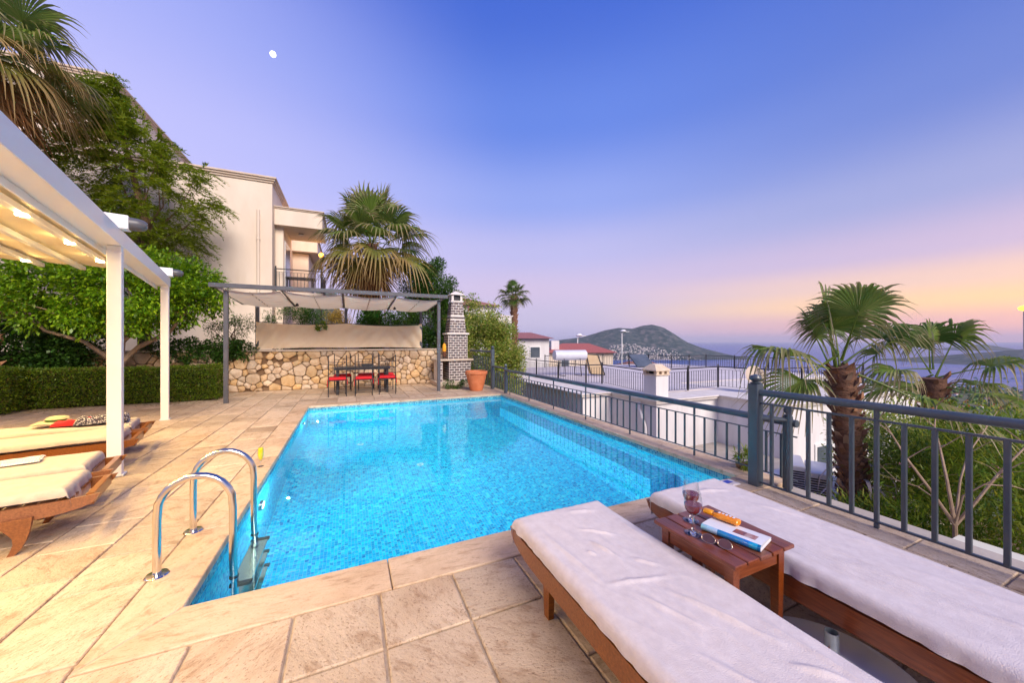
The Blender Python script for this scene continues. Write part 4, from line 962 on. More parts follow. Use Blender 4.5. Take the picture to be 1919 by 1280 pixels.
# ------------------------------------------------------------------ charcoal pergola over the dining set
def dark_pergola():
    t = thing('dining_pergola', 'charcoal steel pergola with a cream canvas roof over the dining set', 'pergola', (0, 10.8, 0))
    C = M['charcoal']; xl, xr = -2.72, 2.46; yb = 2.42
    zf, zb = 2.80, 2.64
    for x in (xl, xr): MB().box(x - .045, x + .045, -.045, .045, 0, zf - .05, .005).build('post', C, t)
    for x in (-2.56, -.1, 2.36): MB().box(x - .045, x + .045, yb - .045, yb + .045, 1.2, zb - .03, .005).build('post', C, t)
    MB().box(-3.0, 2.68, -.24, -.16, zf - .02, zf + .085, .005).build('front_beam', C, t)
    MB().box(-2.95, 2.62, yb - .04, yb + .04, zb - .03, zb + .06, .005).build('back_beam', C, t)
    xs = [-2.9, -1.55, -.16, 1.22, 2.58]
    def zz(y): return zf + (zb - zf) * (y + .2) / (yb + .2)
    for x in xs:
        a = Vector((x, -.155, zf + .02)); b = Vector((x, yb - .045, zb + .01))
        v = [(x - .03, a.y, a.z - .045), (x + .03, a.y, a.z - .045), (x + .03, a.y, a.z + .03), (x - .03, a.y, a.z + .03), (x - .03, b.y, b.z - .045), (x + .03, b.y, b.z - .045), (x + .03, b.y, b.z + .03), (x - .03, b.y, b.z + .03)]
        MB().add(v, [(0, 1, 2, 3), (7, 6, 5, 4), (0, 4, 5, 1), (1, 5, 6, 2), (2, 6, 7, 3), (3, 7, 4, 0)]).build('rafter', C, t)
    cm = leaf_mat('roof_canvas', [(.80, .66, .46), (.82, .69, .50)], rough=.85, trans=.55)
    bt = surf('canvas_batten', (.24, .15, .09), (.30, .2, .13), rough=.7)
    for a, b in zip(xs[:-1], xs[1:]):
        P = []; mx = 30; ny = 60
        for j in range(ny + 1):
            q = j / ny; y = -.14 + (yb + .06) * q; row = []
            for i in range(mx + 1):
                s = i / mx; x = a + .035 + (b - a - .07) * s
                sag = .05 * math.sin(PI * s) + .018 * abs(math.sin(q * PI * 7 + .4 * math.sin(s * 3))) * (.5 + math.sin(PI * s)) + .015 * noise.noise(Vector((x * 3, y * 5, 4)))
                z = zz(y) - .035 - sag
                row.append((x, y, z))
            P.append(row)
        pn = MB().grid(P).build('canvas_panel', cm, t, True, 180)
        xm = (a + b) / 2
        MB().tube([(xm, -.1, zz(-.1) - .09), (xm, 1.1, zz(1.1) - .095), (xm, yb - .1, zz(yb - .1) - .09)], .011, 6).build('batten', bt, pn)
    for x, y in ((-1.40, 1.5), (1.35, 1.5)):
        l = MB().lathe([(0, .06), (.03, .06), (.045, .02), (.045, 0), (0, 0)], 14).build('spot_fixture', M['black_iron'], t, True, loc=(x, y, zz(y) - .14), rot=(R_(25), 0, 0)); MB().tube([(0, 0, .05), (0, 0, .12)], .008, 6).build('bracket', M['black_iron'], l)
    # hanging canvas screen: a thing tied to the back posts
    P = []; nx, nz = 120, 30
    for j in range(nz + 1):
        q = j / nz; row = []
        for i in range(nx + 1):
            s = i / nx; x = -2.58 + 4.96 * s
            span = (s * 2) % 1; tz = 2.10 - .07 * math.sin(PI * span) ** .8 + .03 * (1 if s > .98 else 0); bz = 1.262 + .02 * math.sin(PI * span) + .03 * math.sin(PI * s)
            corner = math.exp(-((min(s, 1 - s) * 5) ** 2)) * math.sin((q + min(s, 1 - s) * 8) * 9) * .04
            f = .05 * noise.noise(Vector((x * 2.2, q * 1.6, 5))) + .028 * noise.noise(Vector((x * 5 + q * 4, q * 2, 9))) + corner + .02 * math.sin(PI * q) * math.sin(PI * span)
            row.append((x, -.06 + f, bz + (tz - bz) * (1 - q)))
        P.append(row)
    sc = MB().grid(P); scr = sc.build('canvas_screen', M['canvas'], None, True, 180, loc=(0, 13.2, 0)); tag(scr, 'long cream canvas windbreak laced along the back posts above the stone wall', 'canvas screen')
    MB().tube([(-2.6, -.05, 2.105), (-1.3, -.05, 2.04), (-.1, -.05, 2.105), (1.1, -.05, 2.04), (2.4, -.05, 2.135)], .009, 6).build('rope', M['charcoal'], scr)
    ring = MB().lathe([(.008, 0), (.016, 0), (.016, .004), (.008, .004)], 12).mesh('eyelet', M['steel'])
    for s in (0, .5, 1): inst(ring, 'eyelet', scr, (-2.56 + 4.92 * s, -.075, 1.29), (R_(90), 0, 0))
dark_pergola()

# ------------------------------------------------------------------ dining set
def dining():
    B = M['black_iron']
    t = thing('dining_table', 'black iron dining table among six red cushioned chairs', 'dining table', (.40, 11.50, 0))
    MB().box(-.80, .72, -.38, .38, .735, .765, .006).build('table_top', B, t)
    for x in (-.7, .62):
        for y in (-.3, .3): MB().box(x - .035, x + .035, y - .035, y + .035, 0, .734, .006).build('leg', B, t)
        MB().box(x - .015, x + .015, -.262, .262, .15, .18).build('stretcher', B, t)
    MB().box(-.78, .70, -.36, -.34, .69, .733).build('apron', B, t); MB().box(-.78, .70, .34, .36, .69, .733).build('apron', B, t)
    p = thing('serving_tray', 'small dark tray standing on the middle of the dining table', 'tray', (.48, 11.52, .766)); MB().box(-.15, .15, -.1, .1, 0, .012, .003).build('tray_base', B, p)
    for y in (-.1, .1): MB().box(-.15, .15, y - .004, y + .004, .0125, .07).build('rim', B, p)
    def chair(label, loc, rz):
        c = thing('dining_chair', label, 'chair', loc, rz, 'red cushioned iron chairs round the dining table')
        w, d, h = .22, .21, .44; r = .012
        for x in (-w, w):
            MB().tube([(x, -d, 0), (x, -d, h), (x, -d - .04, 1.08)], r, 8).build('rear_leg', B, c, True)
            MB().lathe([(0, 0), (.012, .005), (.018, .02), (.01, .04), (0, .045)], 10, org=(x, -d - .04, 1.08)).build('finial', B, c, True)
            MB().tube([(x, d, 0), (x, d, h)], r, 8).build('front_leg', B, c, True)
            MB().tube([(x, -d, .2), (x, d, .2)], .008, 6).build('side_stretcher', B, c, True)
        for y in (-d, d): MB().tube([(-w, y, .16), (w, y, .16)], .008, 6).build('cross_stretcher', B, c, True)
        MB().box(-w, w, -d, d, h - .012, h + .006, .002).build('seat_frame', B, c)
        for z in (.62, .78, .94): MB().tube([(-w, -d - .012 - (z - .44) * .05, z), (w, -d - .012 - (z - .44) * .05, z)], .008, 6).build('back_rail', B, c, True)
        for x in (-.11, 0, .11): MB().tube([(x, -d - .02, .62), (x, -d - .036, .94)], .006, 6).build('back_bar', B, c, True)
        P = MB().box(-w - .012, w + .012, -d - .005, d + .02, h + .007, h + .075, .022).build('seat_cushion', M['red_cloth'], c, True, 60)
        MB().box(-w - .03, -w - .016, -d - .0, -d + .05, h - .16, h + .03, .004).build('cushion_tie', M['red_cloth'], P); MB().box(w + .016, w + .03, -d, -d + .05, h - .12, h + .03, .004).build('cushion_tie', M['red_cloth'], P)
        return c
    c0 = chair('red cushioned iron chair, back to the pool, first of its row from the hedge', (-.30, 11.02, 0), R_(3))
    for (x, y, rz, lab) in ((.38, 10.97, R_(-3), 'red cushioned iron chair with its back to the pool, in the middle of its row'),
                            (1.02, 10.98, R_(-8), 'red cushioned iron chair with its back to the pool, closest to the barbecue'),
                            (-.18, 12.05, PI + R_(3), 'red cushioned iron chair against the stone wall, across the table from the first chair'),
                            (.48, 12.08, PI, 'red cushioned iron chair against the stone wall, in the middle of its row'),
                            (1.05, 12.02, PI - R_(6), 'red cushioned iron chair against the stone wall, closest to the barbecue')):
        c = copy_tree(c0, None, lab); c.location = (x, y, 0); c.rotation_euler = (0, 0, rz)
dining()

# ------------------------------------------------------------------ brick barbecue
def barbecue():
    t = thing('brick_barbecue', 'dark brick barbecue with white mortar and a tapering chimney', 'barbecue', (0, 0, 0))
    o = MB().box(2.62, 4.2, 11.75, 12.93, .001, .15, .01).build('plinth', M['cap_stone'], t)
    WM = M['white_mortar']; g = .012
    MB().box(3.08, 3.84, 11.95, 12.7, .15, .84).build('mortar_base', WM, t)
    MB().box(2.72, 2.86, 11.97, 12.7, .15, .84).build('side_pier', WM, t)
    MB().box(2.64, 3.92, 11.88, 12.76, .842, .90, .008).build('counter', M['cap_stone'], t)
    MB().box(3.08, 3.76, 12.08, 12.68, .902, 1.74).build('mortar_body', WM, t)
    MB().box(3.03, 3.81, 12.03, 12.73, 1.742, 1.80, .006).build('collar', WM, t)
    # taper
    zb, zt = 1.802, 2.86
    def half(z): q = (z - zb) / (zt - zb); return .31 - .11 * q
    cx, cy = 3.42, 12.38
    b = MB(); V = []
    for z in (zb, zt):
        h = half(z) - g; V += [(cx - h, cy - h, z), (cx + h, cy - h, z), (cx + h, cy + h, z), (cx - h, cy + h, z)]
    b.add(V, [(3, 2, 1, 0), (4, 5, 6, 7), (0, 1, 5, 4), (1, 2, 6, 5), (2, 3, 7, 6), (3, 0, 4, 7)]).build('mortar_flue', WM, t)
    h = half(2.33) + .02; MB().box(cx - h, cx + h, cy - h, cy + h, 2.30, 2.35, .005).build('flue_collar', M['brick'], t)
    # cap
    c = MB(); h = .19
    for sx in (-1, 1):
        for sy in (-1, 1): c.box(cx + sx * h - sx * .07, cx + sx * h, cy + sy * h - sy * .07, cy + sy * h, zt + .061, zt + .26)
    c.box(cx - .22, cx + .22, cy - .22, cy + .22, zt + .001, zt + .06, .006); c.build('chimney_cap', WM, t)
    MB().add([(cx - .25, cy - .25, zt + .261), (cx + .25, cy - .25, zt + .261), (cx + .25, cy + .25, zt + .261), (cx - .25, cy + .25, zt + .261), (cx - .23, cy - .23, zt + .30), (cx + .23, cy - .23, zt + .30), (cx + .23, cy + .23, zt + .30), (cx - .23, cy + .23, zt + .30), (cx, cy, zt + .42)],
             [(3, 2, 1, 0), (0, 1, 5, 4), (1, 2, 6, 5), (2, 3, 7, 6), (3, 0, 4, 7), (4, 5, 8), (5, 6, 8), (6, 7, 8), (7, 4, 8)]).build('cap_roof', WM, t)
    MB().box(cx - .12, cx + .12, cy - .12, cy + .12, zt + .062, zt + .24).build('flue_dark', M['black_iron'], t)
    bm = MB().box(-.5, .5, -.5, .5, -.5, .5, .06).mesh('brick', M['brick'])
    cnt = [0]
    def course(ax, a0, a1, fixed, z, hgt, par):
        """bricks along axis ax from a0 to a1 on the face at fixed"""
        L = .175; x = a0 - (L / 2 if par else 0)
        while x < a1 - .02:
            s = max(a0, x); e = min(a1, x + L)
            if e - s > .03 and cnt[0] < 296:
                c_, w_ = (s + e) / 2, e - s - .024
                if ax == 'x': inst(bm, 'brick', t, (c_, fixed, z), (0, 0, 0), (w_, .02, hgt))
                else: inst(bm, 'brick', t, (fixed, c_, z), (0, 0, 0), (.02, w_, hgt))
                cnt[0] += 1
            x += L
    def block(x0, x1, y0, y1, z0, z1, left=True):
        n = max(1, round((z1 - z0) / .088)); ch = (z1 - z0) / n
        for i in range(n):
            z = z0 + ch * (i + .5); course('x', x0, x1, y0 - .004, z, ch - .027, i % 2)
            if left: course('y', y0, y1, x0 - .004, z, ch - .027, i % 2)
    block(3.08, 3.84, 11.95, 12.7, .15, .84); block(3.08, 3.76, 12.08, 12.68, .902, 1.74)
    block(2.72, 2.86, 11.97, 12.7, .15, .84, False)
    n = 12
    for i in range(n):
        z = zb + (zt - zb) * (i + .5) / n
        if 2.26 < z < 2.39: continue
        h = half(z); course('x', cx - h, cx + h, cy - h + .004, z, .060, i % 2); course('y', cy - h, cy + h, cx - h + .004, z, .060, i % 2)
    am = surf('amber_cloth', (.80, .34, .01), (.84, .42, .03), rough=.7)
    o = MB().tube([(0, 0, .46), (0, 0, .40), (0, 0, .28), (0, 0, .18)], [.02, .055, .07, .06], 12).build('hanging_apron', am, None, True, loc=(2.96, 12.15, .98)); tag(o, 'amber cloth hanging beside the brick barbecue', 'apron')
    MB().tube([(0, 0, .178), (0, 0, .0)], [.06, .05], 12).build('dark_hem', surf('brown_cloth', (.12, .04, .02), rough=.8), o, True)
    MB().tube([(0, 0, .46), (0.09, 0, .50)], .006, 6).build('hook', M['black_iron'], o)
    p = thing('terracotta_pot', 'large terracotta pot standing between barbecue and pool corner', 'pot', (3.55, 10.50, 0))
    MB().lathe([(0, .004), (.19, .004), (.195, .02), (.235, .16), (.285, .36), (.315, .50), (.335, .51), (.345, .56), (.335, .60), (.31, .60), (.30, .54), (.0, .54)], 36).build('pot_body', M['terracotta'], p, True, 40)
    MB().lathe([(.0, .545), (.2, .552), (.299, .541)], 24).build('soil', M['soil'], p, True)
barbecue()

# ------------------------------------------------------------------ foliage
def leaf_quads(C, D, U, ln, wd, fold=.18):
    """C base points, D leaf directions, U approximate up; each leaf a folded rhombus (4 verts)"""
    n = len(C); D = D / np.linalg.norm(D, axis=1, keepdims=True); S = np.cross(D, U); S /= np.linalg.norm(S, axis=1, keepdims=True) + 1e-9; Nn = np.cross(S, D)
    ln = np.broadcast_to(ln, n)[:, None]; wd = np.broadcast_to(wd, n)[:, None]
    mid = C + D * ln * .45 + Nn * wd * fold
    V = np.stack([C, mid + S * wd * .5, C + D * ln, mid - S * wd * .5], 1).reshape(-1, 3)
    F = np.arange(4 * n).reshape(-1, 4); return V, F
def rand_dir(n, r=rng):
    v = r.normal(size=(n, 3)); return v / np.linalg.norm(v, axis=1, keepdims=True)
def crown_pts(n, center, rad, clumps, spread, shell=.55, r=rng, flat_bottom=0):
    cd = rand_dir(clumps, r); rr = shell + (1 - shell) * r.random((clumps, 1)) ** .7
    cc = cd * rr * np.array(rad)
    if flat_bottom: cc[:, 2] = np.maximum(cc[:, 2], -rad[2] * flat_bottom)
    sz = r.uniform(.6, 1.3, clumps); k = r.integers(0, clumps, n); off = rand_dir(n, r) * (r.random((n, 1)) ** .45) * spread * sz[k][:, None]
    P = cc[k] + off; out = cc[k] / np.array(rad) + off / spread * .9
    return P + np.array(center), out, cc + np.array(center)
def crown(name, n, center, rad, clumps, spread, ln, wd, mat, parent, droop=.2, shell=.55, seed=1, flat_bottom=0, stuff=False):
    r = np.random.default_rng(seed); P, out, cc = crown_pts(n, center, rad, clumps, spread, shell, r, flat_bottom)
    D = out * .6 + rand_dir(n, r) * .8; D[:, 2] -= droop; U = rand_dir(n, r) * .5 + np.array([0, 0, 1.0])
    V, F = leaf_quads(P, D, U, ln * r.uniform(.6, 1.25, n), wd * r.uniform(.7, 1.2, n))
    o = inst(np_mesh(name, V, F, mat), name, parent, (0, 0, 0))
    return o, cc
def limbs(mb, base, targets, r0, k, seed, mid=.5):
    rnd = random.Random(seed)
    for c in targets[:k]:
        c = Vector(c); b = Vector(base); m = b.lerp(c, mid) + Vector((rnd.uniform(-.2, .2), rnd.uniform(-.2, .2), rnd.uniform(-.05, .2))); m2 = b.lerp(c, .25) + Vector((rnd.uniform(-.08, .08), rnd.uniform(-.08, .08), .05))
        mb.tube([b, m2, m, c], [r0, r0 * .75, r0 * .45, r0 * .12], 7)
# citrus tree
t = thing('citrus_tree', 'spreading citrus tree with glossy leaves behind the clipped hedge', 'tree', (-5.15, 12.45, 0)); t.location = (0, 0, 0)
cr, cc = crown('crown', 30000, (-5.15, 12.25, 2.72), (2.25, 1.25, 1.05), 110, .42, .11, .055, M['citrus'], t, droop=.35, shell=.5, seed=3, flat_bottom=.75)
b = MB(); b.tube([(-5.35, 12.5, .0), (-5.3, 12.48, .7), (-5.32, 12.45, .95)], [.11, .09, .08], 10)
b.tube([(-5.32, 12.45, .9), (-4.95, 12.4, 1.35), (-4.3, 12.3, 1.75), (-3.9, 12.2, 2.3)], [.075, .06, .045, .02], 8); b.tube([(-5.32, 12.45, .85), (-5.2, 12.3, 1.5), (-4.7, 12.2, 2.1), (-4.5, 12.2, 2.9)], [.075, .06, .045, .02], 8)
b.tube([(-5.32, 12.45, .9), (-5.9, 12.3, 1.5), (-6.5, 12.2, 1.75), (-7.0, 12.2, 2.4)], [.06, .045, .035, .02], 8); b.tube([(-5.3, 12.45, .9), (-5.5, 12.4, 1.8), (-5.6, 12.2, 3.0)], [.06, .045, .02], 8)
limbs(b, (-5.2, 12.4, 1.6), cc, .035, 26, 5); b.build('trunk', M['pale_bark'], t, True)
# feathery tree
t = thing('feathery_tree', 'tall feathery green tree against the cream villa', 'tree')
r = np.random.default_rng(7)
def feathery():
    clumps = []
    for k in range(260):
        q = r.random(); z = 4.0 + 5.0 * q; w = 1.9 * min(1, .55 + q * 1.6) if z < 6.7 else max(.45, 1.75 - (z - 6.7) * 1.1); a = r.uniform(0, 2 * PI); rad = w * r.random() ** .45
        clumps.append((-5.85 + rad * math.cos(a) * 1.05 - max(0, q - .45) * 1.0, 14.5 + rad * math.sin(a) * .8, z))
    Cs = []; Ds = []
    for c in clumps:
        out = Vector((c[0] + 5.5, c[1] - 14.5, .4)).normalized()
        for s in range(9):       # drooping sprays
            d = (out + Vector(r.normal(size=3)) * .55); d.z = d.z * .5 + .1; d.normalize(); p = Vector(c) + Vector(r.normal(size=3)) * .12; L = r.uniform(.3, .62)
            for i in range(24):
                q = i / 23; pt = p + d * L * q + Vector((0, 0, -.30 * q * q)); side = Vector((-d.y, d.x, 0)) * (1 if i % 2 else -1)
                Cs.append(pt); Ds.append(side * .7 + d * .8 + Vector((0, 0, -.25)) + Vector(r.normal(size=3)) * .25)
    C = np.array(Cs); D = np.array(Ds); n = len(C); V, F = leaf_quads(C, D, np.tile([0, 0, 1.0], (n, 1)) + r.normal(size=(n, 3)) * .4, r.uniform(.09, .17, n), r.uniform(.026, .042, n))
    inst(np_mesh('crown', V, F, M['feather']), 'crown', t, (0, 0, 0)); return clumps
cc = feathery()
b = MB(); b.tube([(-5.7, 14.7, 1.1), (-5.75, 14.6, 3), (-5.6, 14.5, 5), (-6.0, 14.5, 7), (-6.3, 14.4, 8.6)], [.17, .14, .11, .06, .02], 9); limbs(b, (-5.65, 14.5, 4.2), cc, .04, 16, 2); b.build('trunk', M['bark'], t, True)
# clipped hedge
def hedge(name, label, x0, x1, y0, y1, z1, n, seed):
    h = thing(name, label, 'hedge', (0, 0, 0)); r = np.random.default_rng(seed)
    MB().box(x0 + .12, x1 - .12, y0 + .12, y1 - .12, .0, z1 - .10, .05).build('shade_core', M['core'], h)  # solid dark box; shade between the twigs is put into its colour
    a = [(x1 - x0) * z1, (x1 - x0) * (y1 - y0), (y1 - y0) * z1]; s = r.choice(4, n, p=np.array([a[0] * 1.2, a[1], a[2], a[2]]) / (a[0] * 1.2 + a[1] + 2 * a[2]))
    P = np.stack([r.uniform(x0, x1, n), r.uniform(y0, y1, n), r.uniform(.04, z1, n)], 1); O = np.zeros((n, 3)); dep = np.abs(r.normal(0, .055, n))
    wob = np.array([.09 * noise.noise(Vector((p[0] * 1.7, p[2] * 2, seed))) for p in P])
    for k, (ax, val, sg) in enumerate(((1, y0, -1), (2, z1, 1), (0, x0, -1), (0, x1, 1))):
        m = s == k; P[m, ax] = val - sg * (dep[m] + wob[m]) ; O[m, ax] = sg
    D = O * .8 + rand_dir(n, r) * .9; V, F = leaf_quads(P, D, rand_dir(n, r) + np.array([0, 0, .6]), r.uniform(.03, .06, n), r.uniform(.016, .03, n))
    inst(np_mesh('leaves', V, F, M['hedge']), 'leaves', h, (0, 0, 0))
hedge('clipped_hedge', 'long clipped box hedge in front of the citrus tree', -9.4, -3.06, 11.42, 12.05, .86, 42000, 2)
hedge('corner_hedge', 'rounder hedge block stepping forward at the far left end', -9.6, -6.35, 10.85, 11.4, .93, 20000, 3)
def fallen():
    r = np.random.default_rng(77); n = 420; x = r.uniform(-9, -2.9, n); y = np.where(x < -6.3, 10.8, 11.38) - np.abs(r.normal(0, .28, n)); P = np.stack([x, y, np.full(n, .006)], 1); D = rand_dir(n, r); D[:, 2] = .05 * np.abs(D[:, 2])
    V, F = leaf_quads(P, D, np.tile([0, 0, 1.0], (n, 1)) + r.normal(size=(n, 3)) * .2, r.uniform(.03, .07, n), r.uniform(.015, .03, n))
    m = leaf_mat('fallen_leaf', [(.24, .15, .05), (.34, .24, .09), (.16, .09, .04), (.30, .28, .08)], rough=.8, trans=.1); tag(inst(np_mesh('fallen_leaves', V, F, m), 'fallen_leaves', None, (0, 0, 0)), 'dry fallen leaves scattered on the deck along the hedge', 'leaves', kind='stuff')
fallen()
# ivy and dark undergrowth
def shrub(name, label, cat, n, center, rad, clumps, spread, ln, wd, mat, seed, shell=.5, stems=8, base=None, droop=.1, extra=None, bark='bark'):
    t = thing(name, label, cat); o, cc = crown('foliage', n, center, rad, clumps, spread, ln, wd, mat, t, droop, shell, seed)
    base = base or (center[0], center[1], center[2] - rad[2]); b = MB(); limbs(b, base, cc, .03, stems, seed); b.build('stems', M[bark], t, True)
    if extra:
        k, m, sz = extra; r = np.random.default_rng(seed + 1); P = cc[r.integers(0, len(cc), k)] + rand_dir(k, r) * spread * 1.02
        P = np.repeat(P, 7, 0) + r.normal(0, sz * .8, (k * 7, 3)); V, F = leaf_quads(P, rand_dir(k * 7, r), rand_dir(k * 7, r), sz, sz * .8); tag(inst(np_mesh('flowers', V, F, M[m]), 'flowers', t, (0, 0, 0)), kind='stuff')
    return t
shrub('ivy_bank', 'dark ivy bank filling the shade under the citrus tree', 'ivy', 26000, (-8.2, 13.0, 1.25), (3.1, .8, 1.0), 90, .42, .08, .065, M['ivy'], 11, base=(-8.2, 13, .2))
shrub('garden_bush', 'mottled yellow green bush at the left end of the ivy bank', 'bush', 4500, (-8.9, 12.4, 1.1), (.75, .4, .55), 24, .25, .06, .04, M['variegated'], 12, base=(-8.9, 12.4, .2))
shrub('wall_ivy', 'ivy spilling over the stone wall beside the charcoal post', 'ivy', 6500, (-3.9, 12.92, 1.22), (1.3, .22, .30), 34, .22, .07, .055, M['ivy'], 13, base=(-3.9, 13.2, 1.1))
shrub('olive_shrub', 'slender dark shrub rising from the wall in front of the villa', 'shrub', 2600, (-3.3, 13.9, 1.75), (.7, .3, .55), 22, .22, .08, .022, M['dark_leaf'], 14)
shrub('dark_shrub', 'dark green shrub showing above the canvas screen beside the villa corner', 'shrub', 8000, (-1.7, 14.3, 2.0), (.9, .5, .85), 36, .3, .09, .026, M['dark_leaf'], 15)
shrub('yellow_shrub', 'golden leaved shrub showing above the middle of the canvas screen', 'shrub', 6500, (-.5, 14.9, 1.95), (.6, .4, .75), 30, .25, .06, .03, M['yellow_leaf'], 16)
shrub('glossy_shrub', 'glossy broad leaved shrub above the canvas screen under the tall palm', 'shrub', 6500, (.72, 14.3, 1.95), (.6, .4, .8), 28, .26, .10, .055, M['ivy'], 17)
shrub('shade_shrub', 'dense dark shrub above the canvas screen next to the back post', 'shrub', 9000, (2.0, 14.6, 2.0), (.85, .5, .95), 36, .3, .07, .045, M['dark_leaf'], 18)
shrub('oleander_tree', 'tall dark flowering shrub rising behind the pergola beside the chimney', 'shrub', 34000, (3.1, 15.0, 2.9), (1.2, 1.0, 1.9), 90, .40, .095, .05, M['dark_leaf'], 19, base=(3.3, 15, 1.2), extra=(12, 'red_petal', .05))
shrub('variegated_vine', 'great mound of pale variegated leaves beyond the garden railing', 'vine', 56000, (4.95, 13.3, .55), (1.25, 1.6, 2.1), 150, .45, .085, .06, M['variegated'], 20, base=(5.1, 13.1, -2.5), shell=.6, stems=20)
shrub('vine_top', 'looser variegated climber with red blooms over the villa roof behind the mound', 'vine', 16000, (4.35, 15.0, 2.2), (.8, .9, 1.5), 50, .35, .085, .06, M['variegated'], 21, base=(5.2, 15.6, -2), extra=(9, 'red_petal', .06))
shrub('low_plant', 'low dark plant at the foot of the barbecue', 'plant', 1500, (3.1, 11.3, .10), (.42, .28, .10), 14, .10, .06, .02, M['dark_leaf'], 22, stems=3)
shrub('screen_sprig', 'green sprig trailing over the top of the canvas screen', 'plant', 260, (-.85, 13.08, 2.0), (.16, .05, .16), 8, .07, .06, .04, M['citrus'], 23, stems=2)
shrub('rail_weed', 'small weed growing at the foot of the pool railing', 'plant', 240, (4.22, 2.75, .10), (.08, .1, .12), 6, .06, .09, .018, M['oleander'], 24, stems=2)
# oleanders beyond the tall railing
t = shrub('oleander', 'big oleander thicket with bare pale stems outside the tall railing', 'oleander', 36000, (7.7, 1.55, -.75), (1.5, 1.5, 1.3), 140, .38, .12, .020, M['oleander'], 31, base=(7.0, 1.5, -2.4), shell=.45, stems=0, extra=(14, 'pink_petal', .03))
b = MB()
def spot_(u, v, t_): q = bearing((u - 960) / 674, t_); return (q.x, q.y, 1.5 - (v - 640) / 674 * t_)
S0 = spot_(1790, 985, 3.85)
for path, r0 in ((((1745, 920, 3.9), (1700, 860, 4.0), (1672, 815, 4.1), (1650, 780, 4.3)), .022), (((1775, 900, 3.85), (1762, 840, 3.95), (1752, 800, 4.1), (1756, 760, 4.3)), .021), (((1830, 940, 3.75), (1870, 890, 3.7), (1925, 835, 3.7), (2000, 780, 3.8)), .022), (((1805, 930, 3.7), (1845, 908, 3.6), (1900, 912, 3.5), (1960, 930, 3.5)), .014), (((1760, 940, 3.9), (1720, 912, 4.1), (1680, 900, 4.2), (1640, 885, 4.4)), .013), (((1800, 900, 4.0), (1815, 850, 4.1), (1850, 800, 4.3), (1870, 770, 4.5)), .016)):
    pts_ = [(S0[0] + .05, S0[1], -2.2), S0] + [spot_(*p) for p in path]; b.tube(pts_, [r0 * 1.0, r0 * .9, r0 * .62, r0 * .5, r0 * .35, r0 * .15], 7)
    for q_ in (1, 2, 3):
        a_ = Vector(spot_(*path[min(q_, 3)])); e_ = a_ + Vector((.25 - .17 * q_, .28 * (-1) ** q_, .22)); b.tube([a_, a_.lerp(e_, .5) + Vector((0, 0, .05)), e_], [r0 * .3, r0 * .2, r0 * .08], 5)
b.build('bare_stems', M['pale_bark'], t, True)
shrub('flowering_bush', 'bush with orange blossom behind the oleander thicket', 'bush', 9000, (9.7, 2.35, -.25), (1.2, 1.0, .6), 40, .3, .07, .03, M['oleander'], 33, extra=(90, 'orange_leaf', .035))
shrub('low_oleander', 'low dark oleander clump at the foot of the shaggy palm', 'oleander', 9000, (6.2, 2.25, -1.25), (.7, .6, .55), 44, .28, .12, .02, M['oleander'], 34)
shrub('pale_bush', 'pale green bush between the shaggy palm and the oleander thicket', 'bush', 9000, (9.2, 3.1, -.6), (1.0, .9, .8), 44, .3, .08, .035, M['variegated'], 35)

# ------------------------------------------------------------------ palms
def frond_mesh(name, pitch, mat, Lp, Lb, segs=34, droop=.5, seed=1, spread=118, open_=.35):
    """fan leaf of a washingtonia: petiole then blade; +X outward, gravity baked in"""
    r = random.Random(seed); V = []; F = []; T = []
    ax = Vector((math.cos(pitch), 0, math.sin(pitch))); sd = Vector((0, 1, 0)); up = Vector((-math.sin(pitch), 0, math.cos(pitch)))
    def grav(p, s): return Vector((p.x, p.y, p.z - s))
    # petiole
    pp = []
    for i in range(5):
        q = i / 4; pp.append(ax * Lp * q + Vector((0, 0, -.10 * Lp * q * q * (1.2 if pitch < 1 else .3))))
    mb = MB(); mb.tube(pp, [.022, .017, .013, .011, .008], 5); V += mb.v; F += mb.f; T += [0] * len(mb.v)
    h = pp[-1]; S = R_(spread); dth = 2 * S / segs; ns = 6
    for k in range(segs):
        th = -S + dth * (k + .5); c = math.cos(th); L = Lb * (.62 + .38 * (.5 + .5 * c)) * r.uniform(.88, 1.08)
        d0 = (ax * c + sd * math.sin(th)).normalized(); cup = up * open_ * (abs(math.sin(th)) ** 1.2)
        d0 = (d0 + cup).normalized(); lat = (sd * c - ax * math.sin(th)).normalized(); b0 = len(V)
        dr = droop * r.uniform(.7, 1.35)
        for i in range(ns + 1):
            q = i / ns; w = (q * L * dth / 2 * 1.02) if q <= .5 else (.5 * L * dth / 2 * 1.02) * (1 - ((q - .5) / .5) ** 1.1) * .8 + .0015
            w = max(w, .0025)
            fall = dr * L * max(0, q - .34) ** 1.8 * 1.6
            p = h + d0 * L * q * (1 - .25 * dr * max(0, q - .4)); p = Vector((p.x * 1.0, p.y, p.z - fall - .10 * L * q * q))
            V += [p + lat * w + up * w * .35, p - up * w * .30, p - lat * w + up * w * .35]; T += [q, q, q]
        for i in range(ns):
            a = b0 + 3 * i; F += [(a, a + 1, a + 4, a + 3), (a + 1, a + 2, a + 5, a + 4)]
    me = bpy.data.meshes.new(name); me.from_pydata([tuple(v) for v in V], [], F); me.update(); me.materials.append(mat)
    a = me.attributes.new('tip', 'FLOAT', 'POINT'); a.data.foreach_set('value', T)
    return me
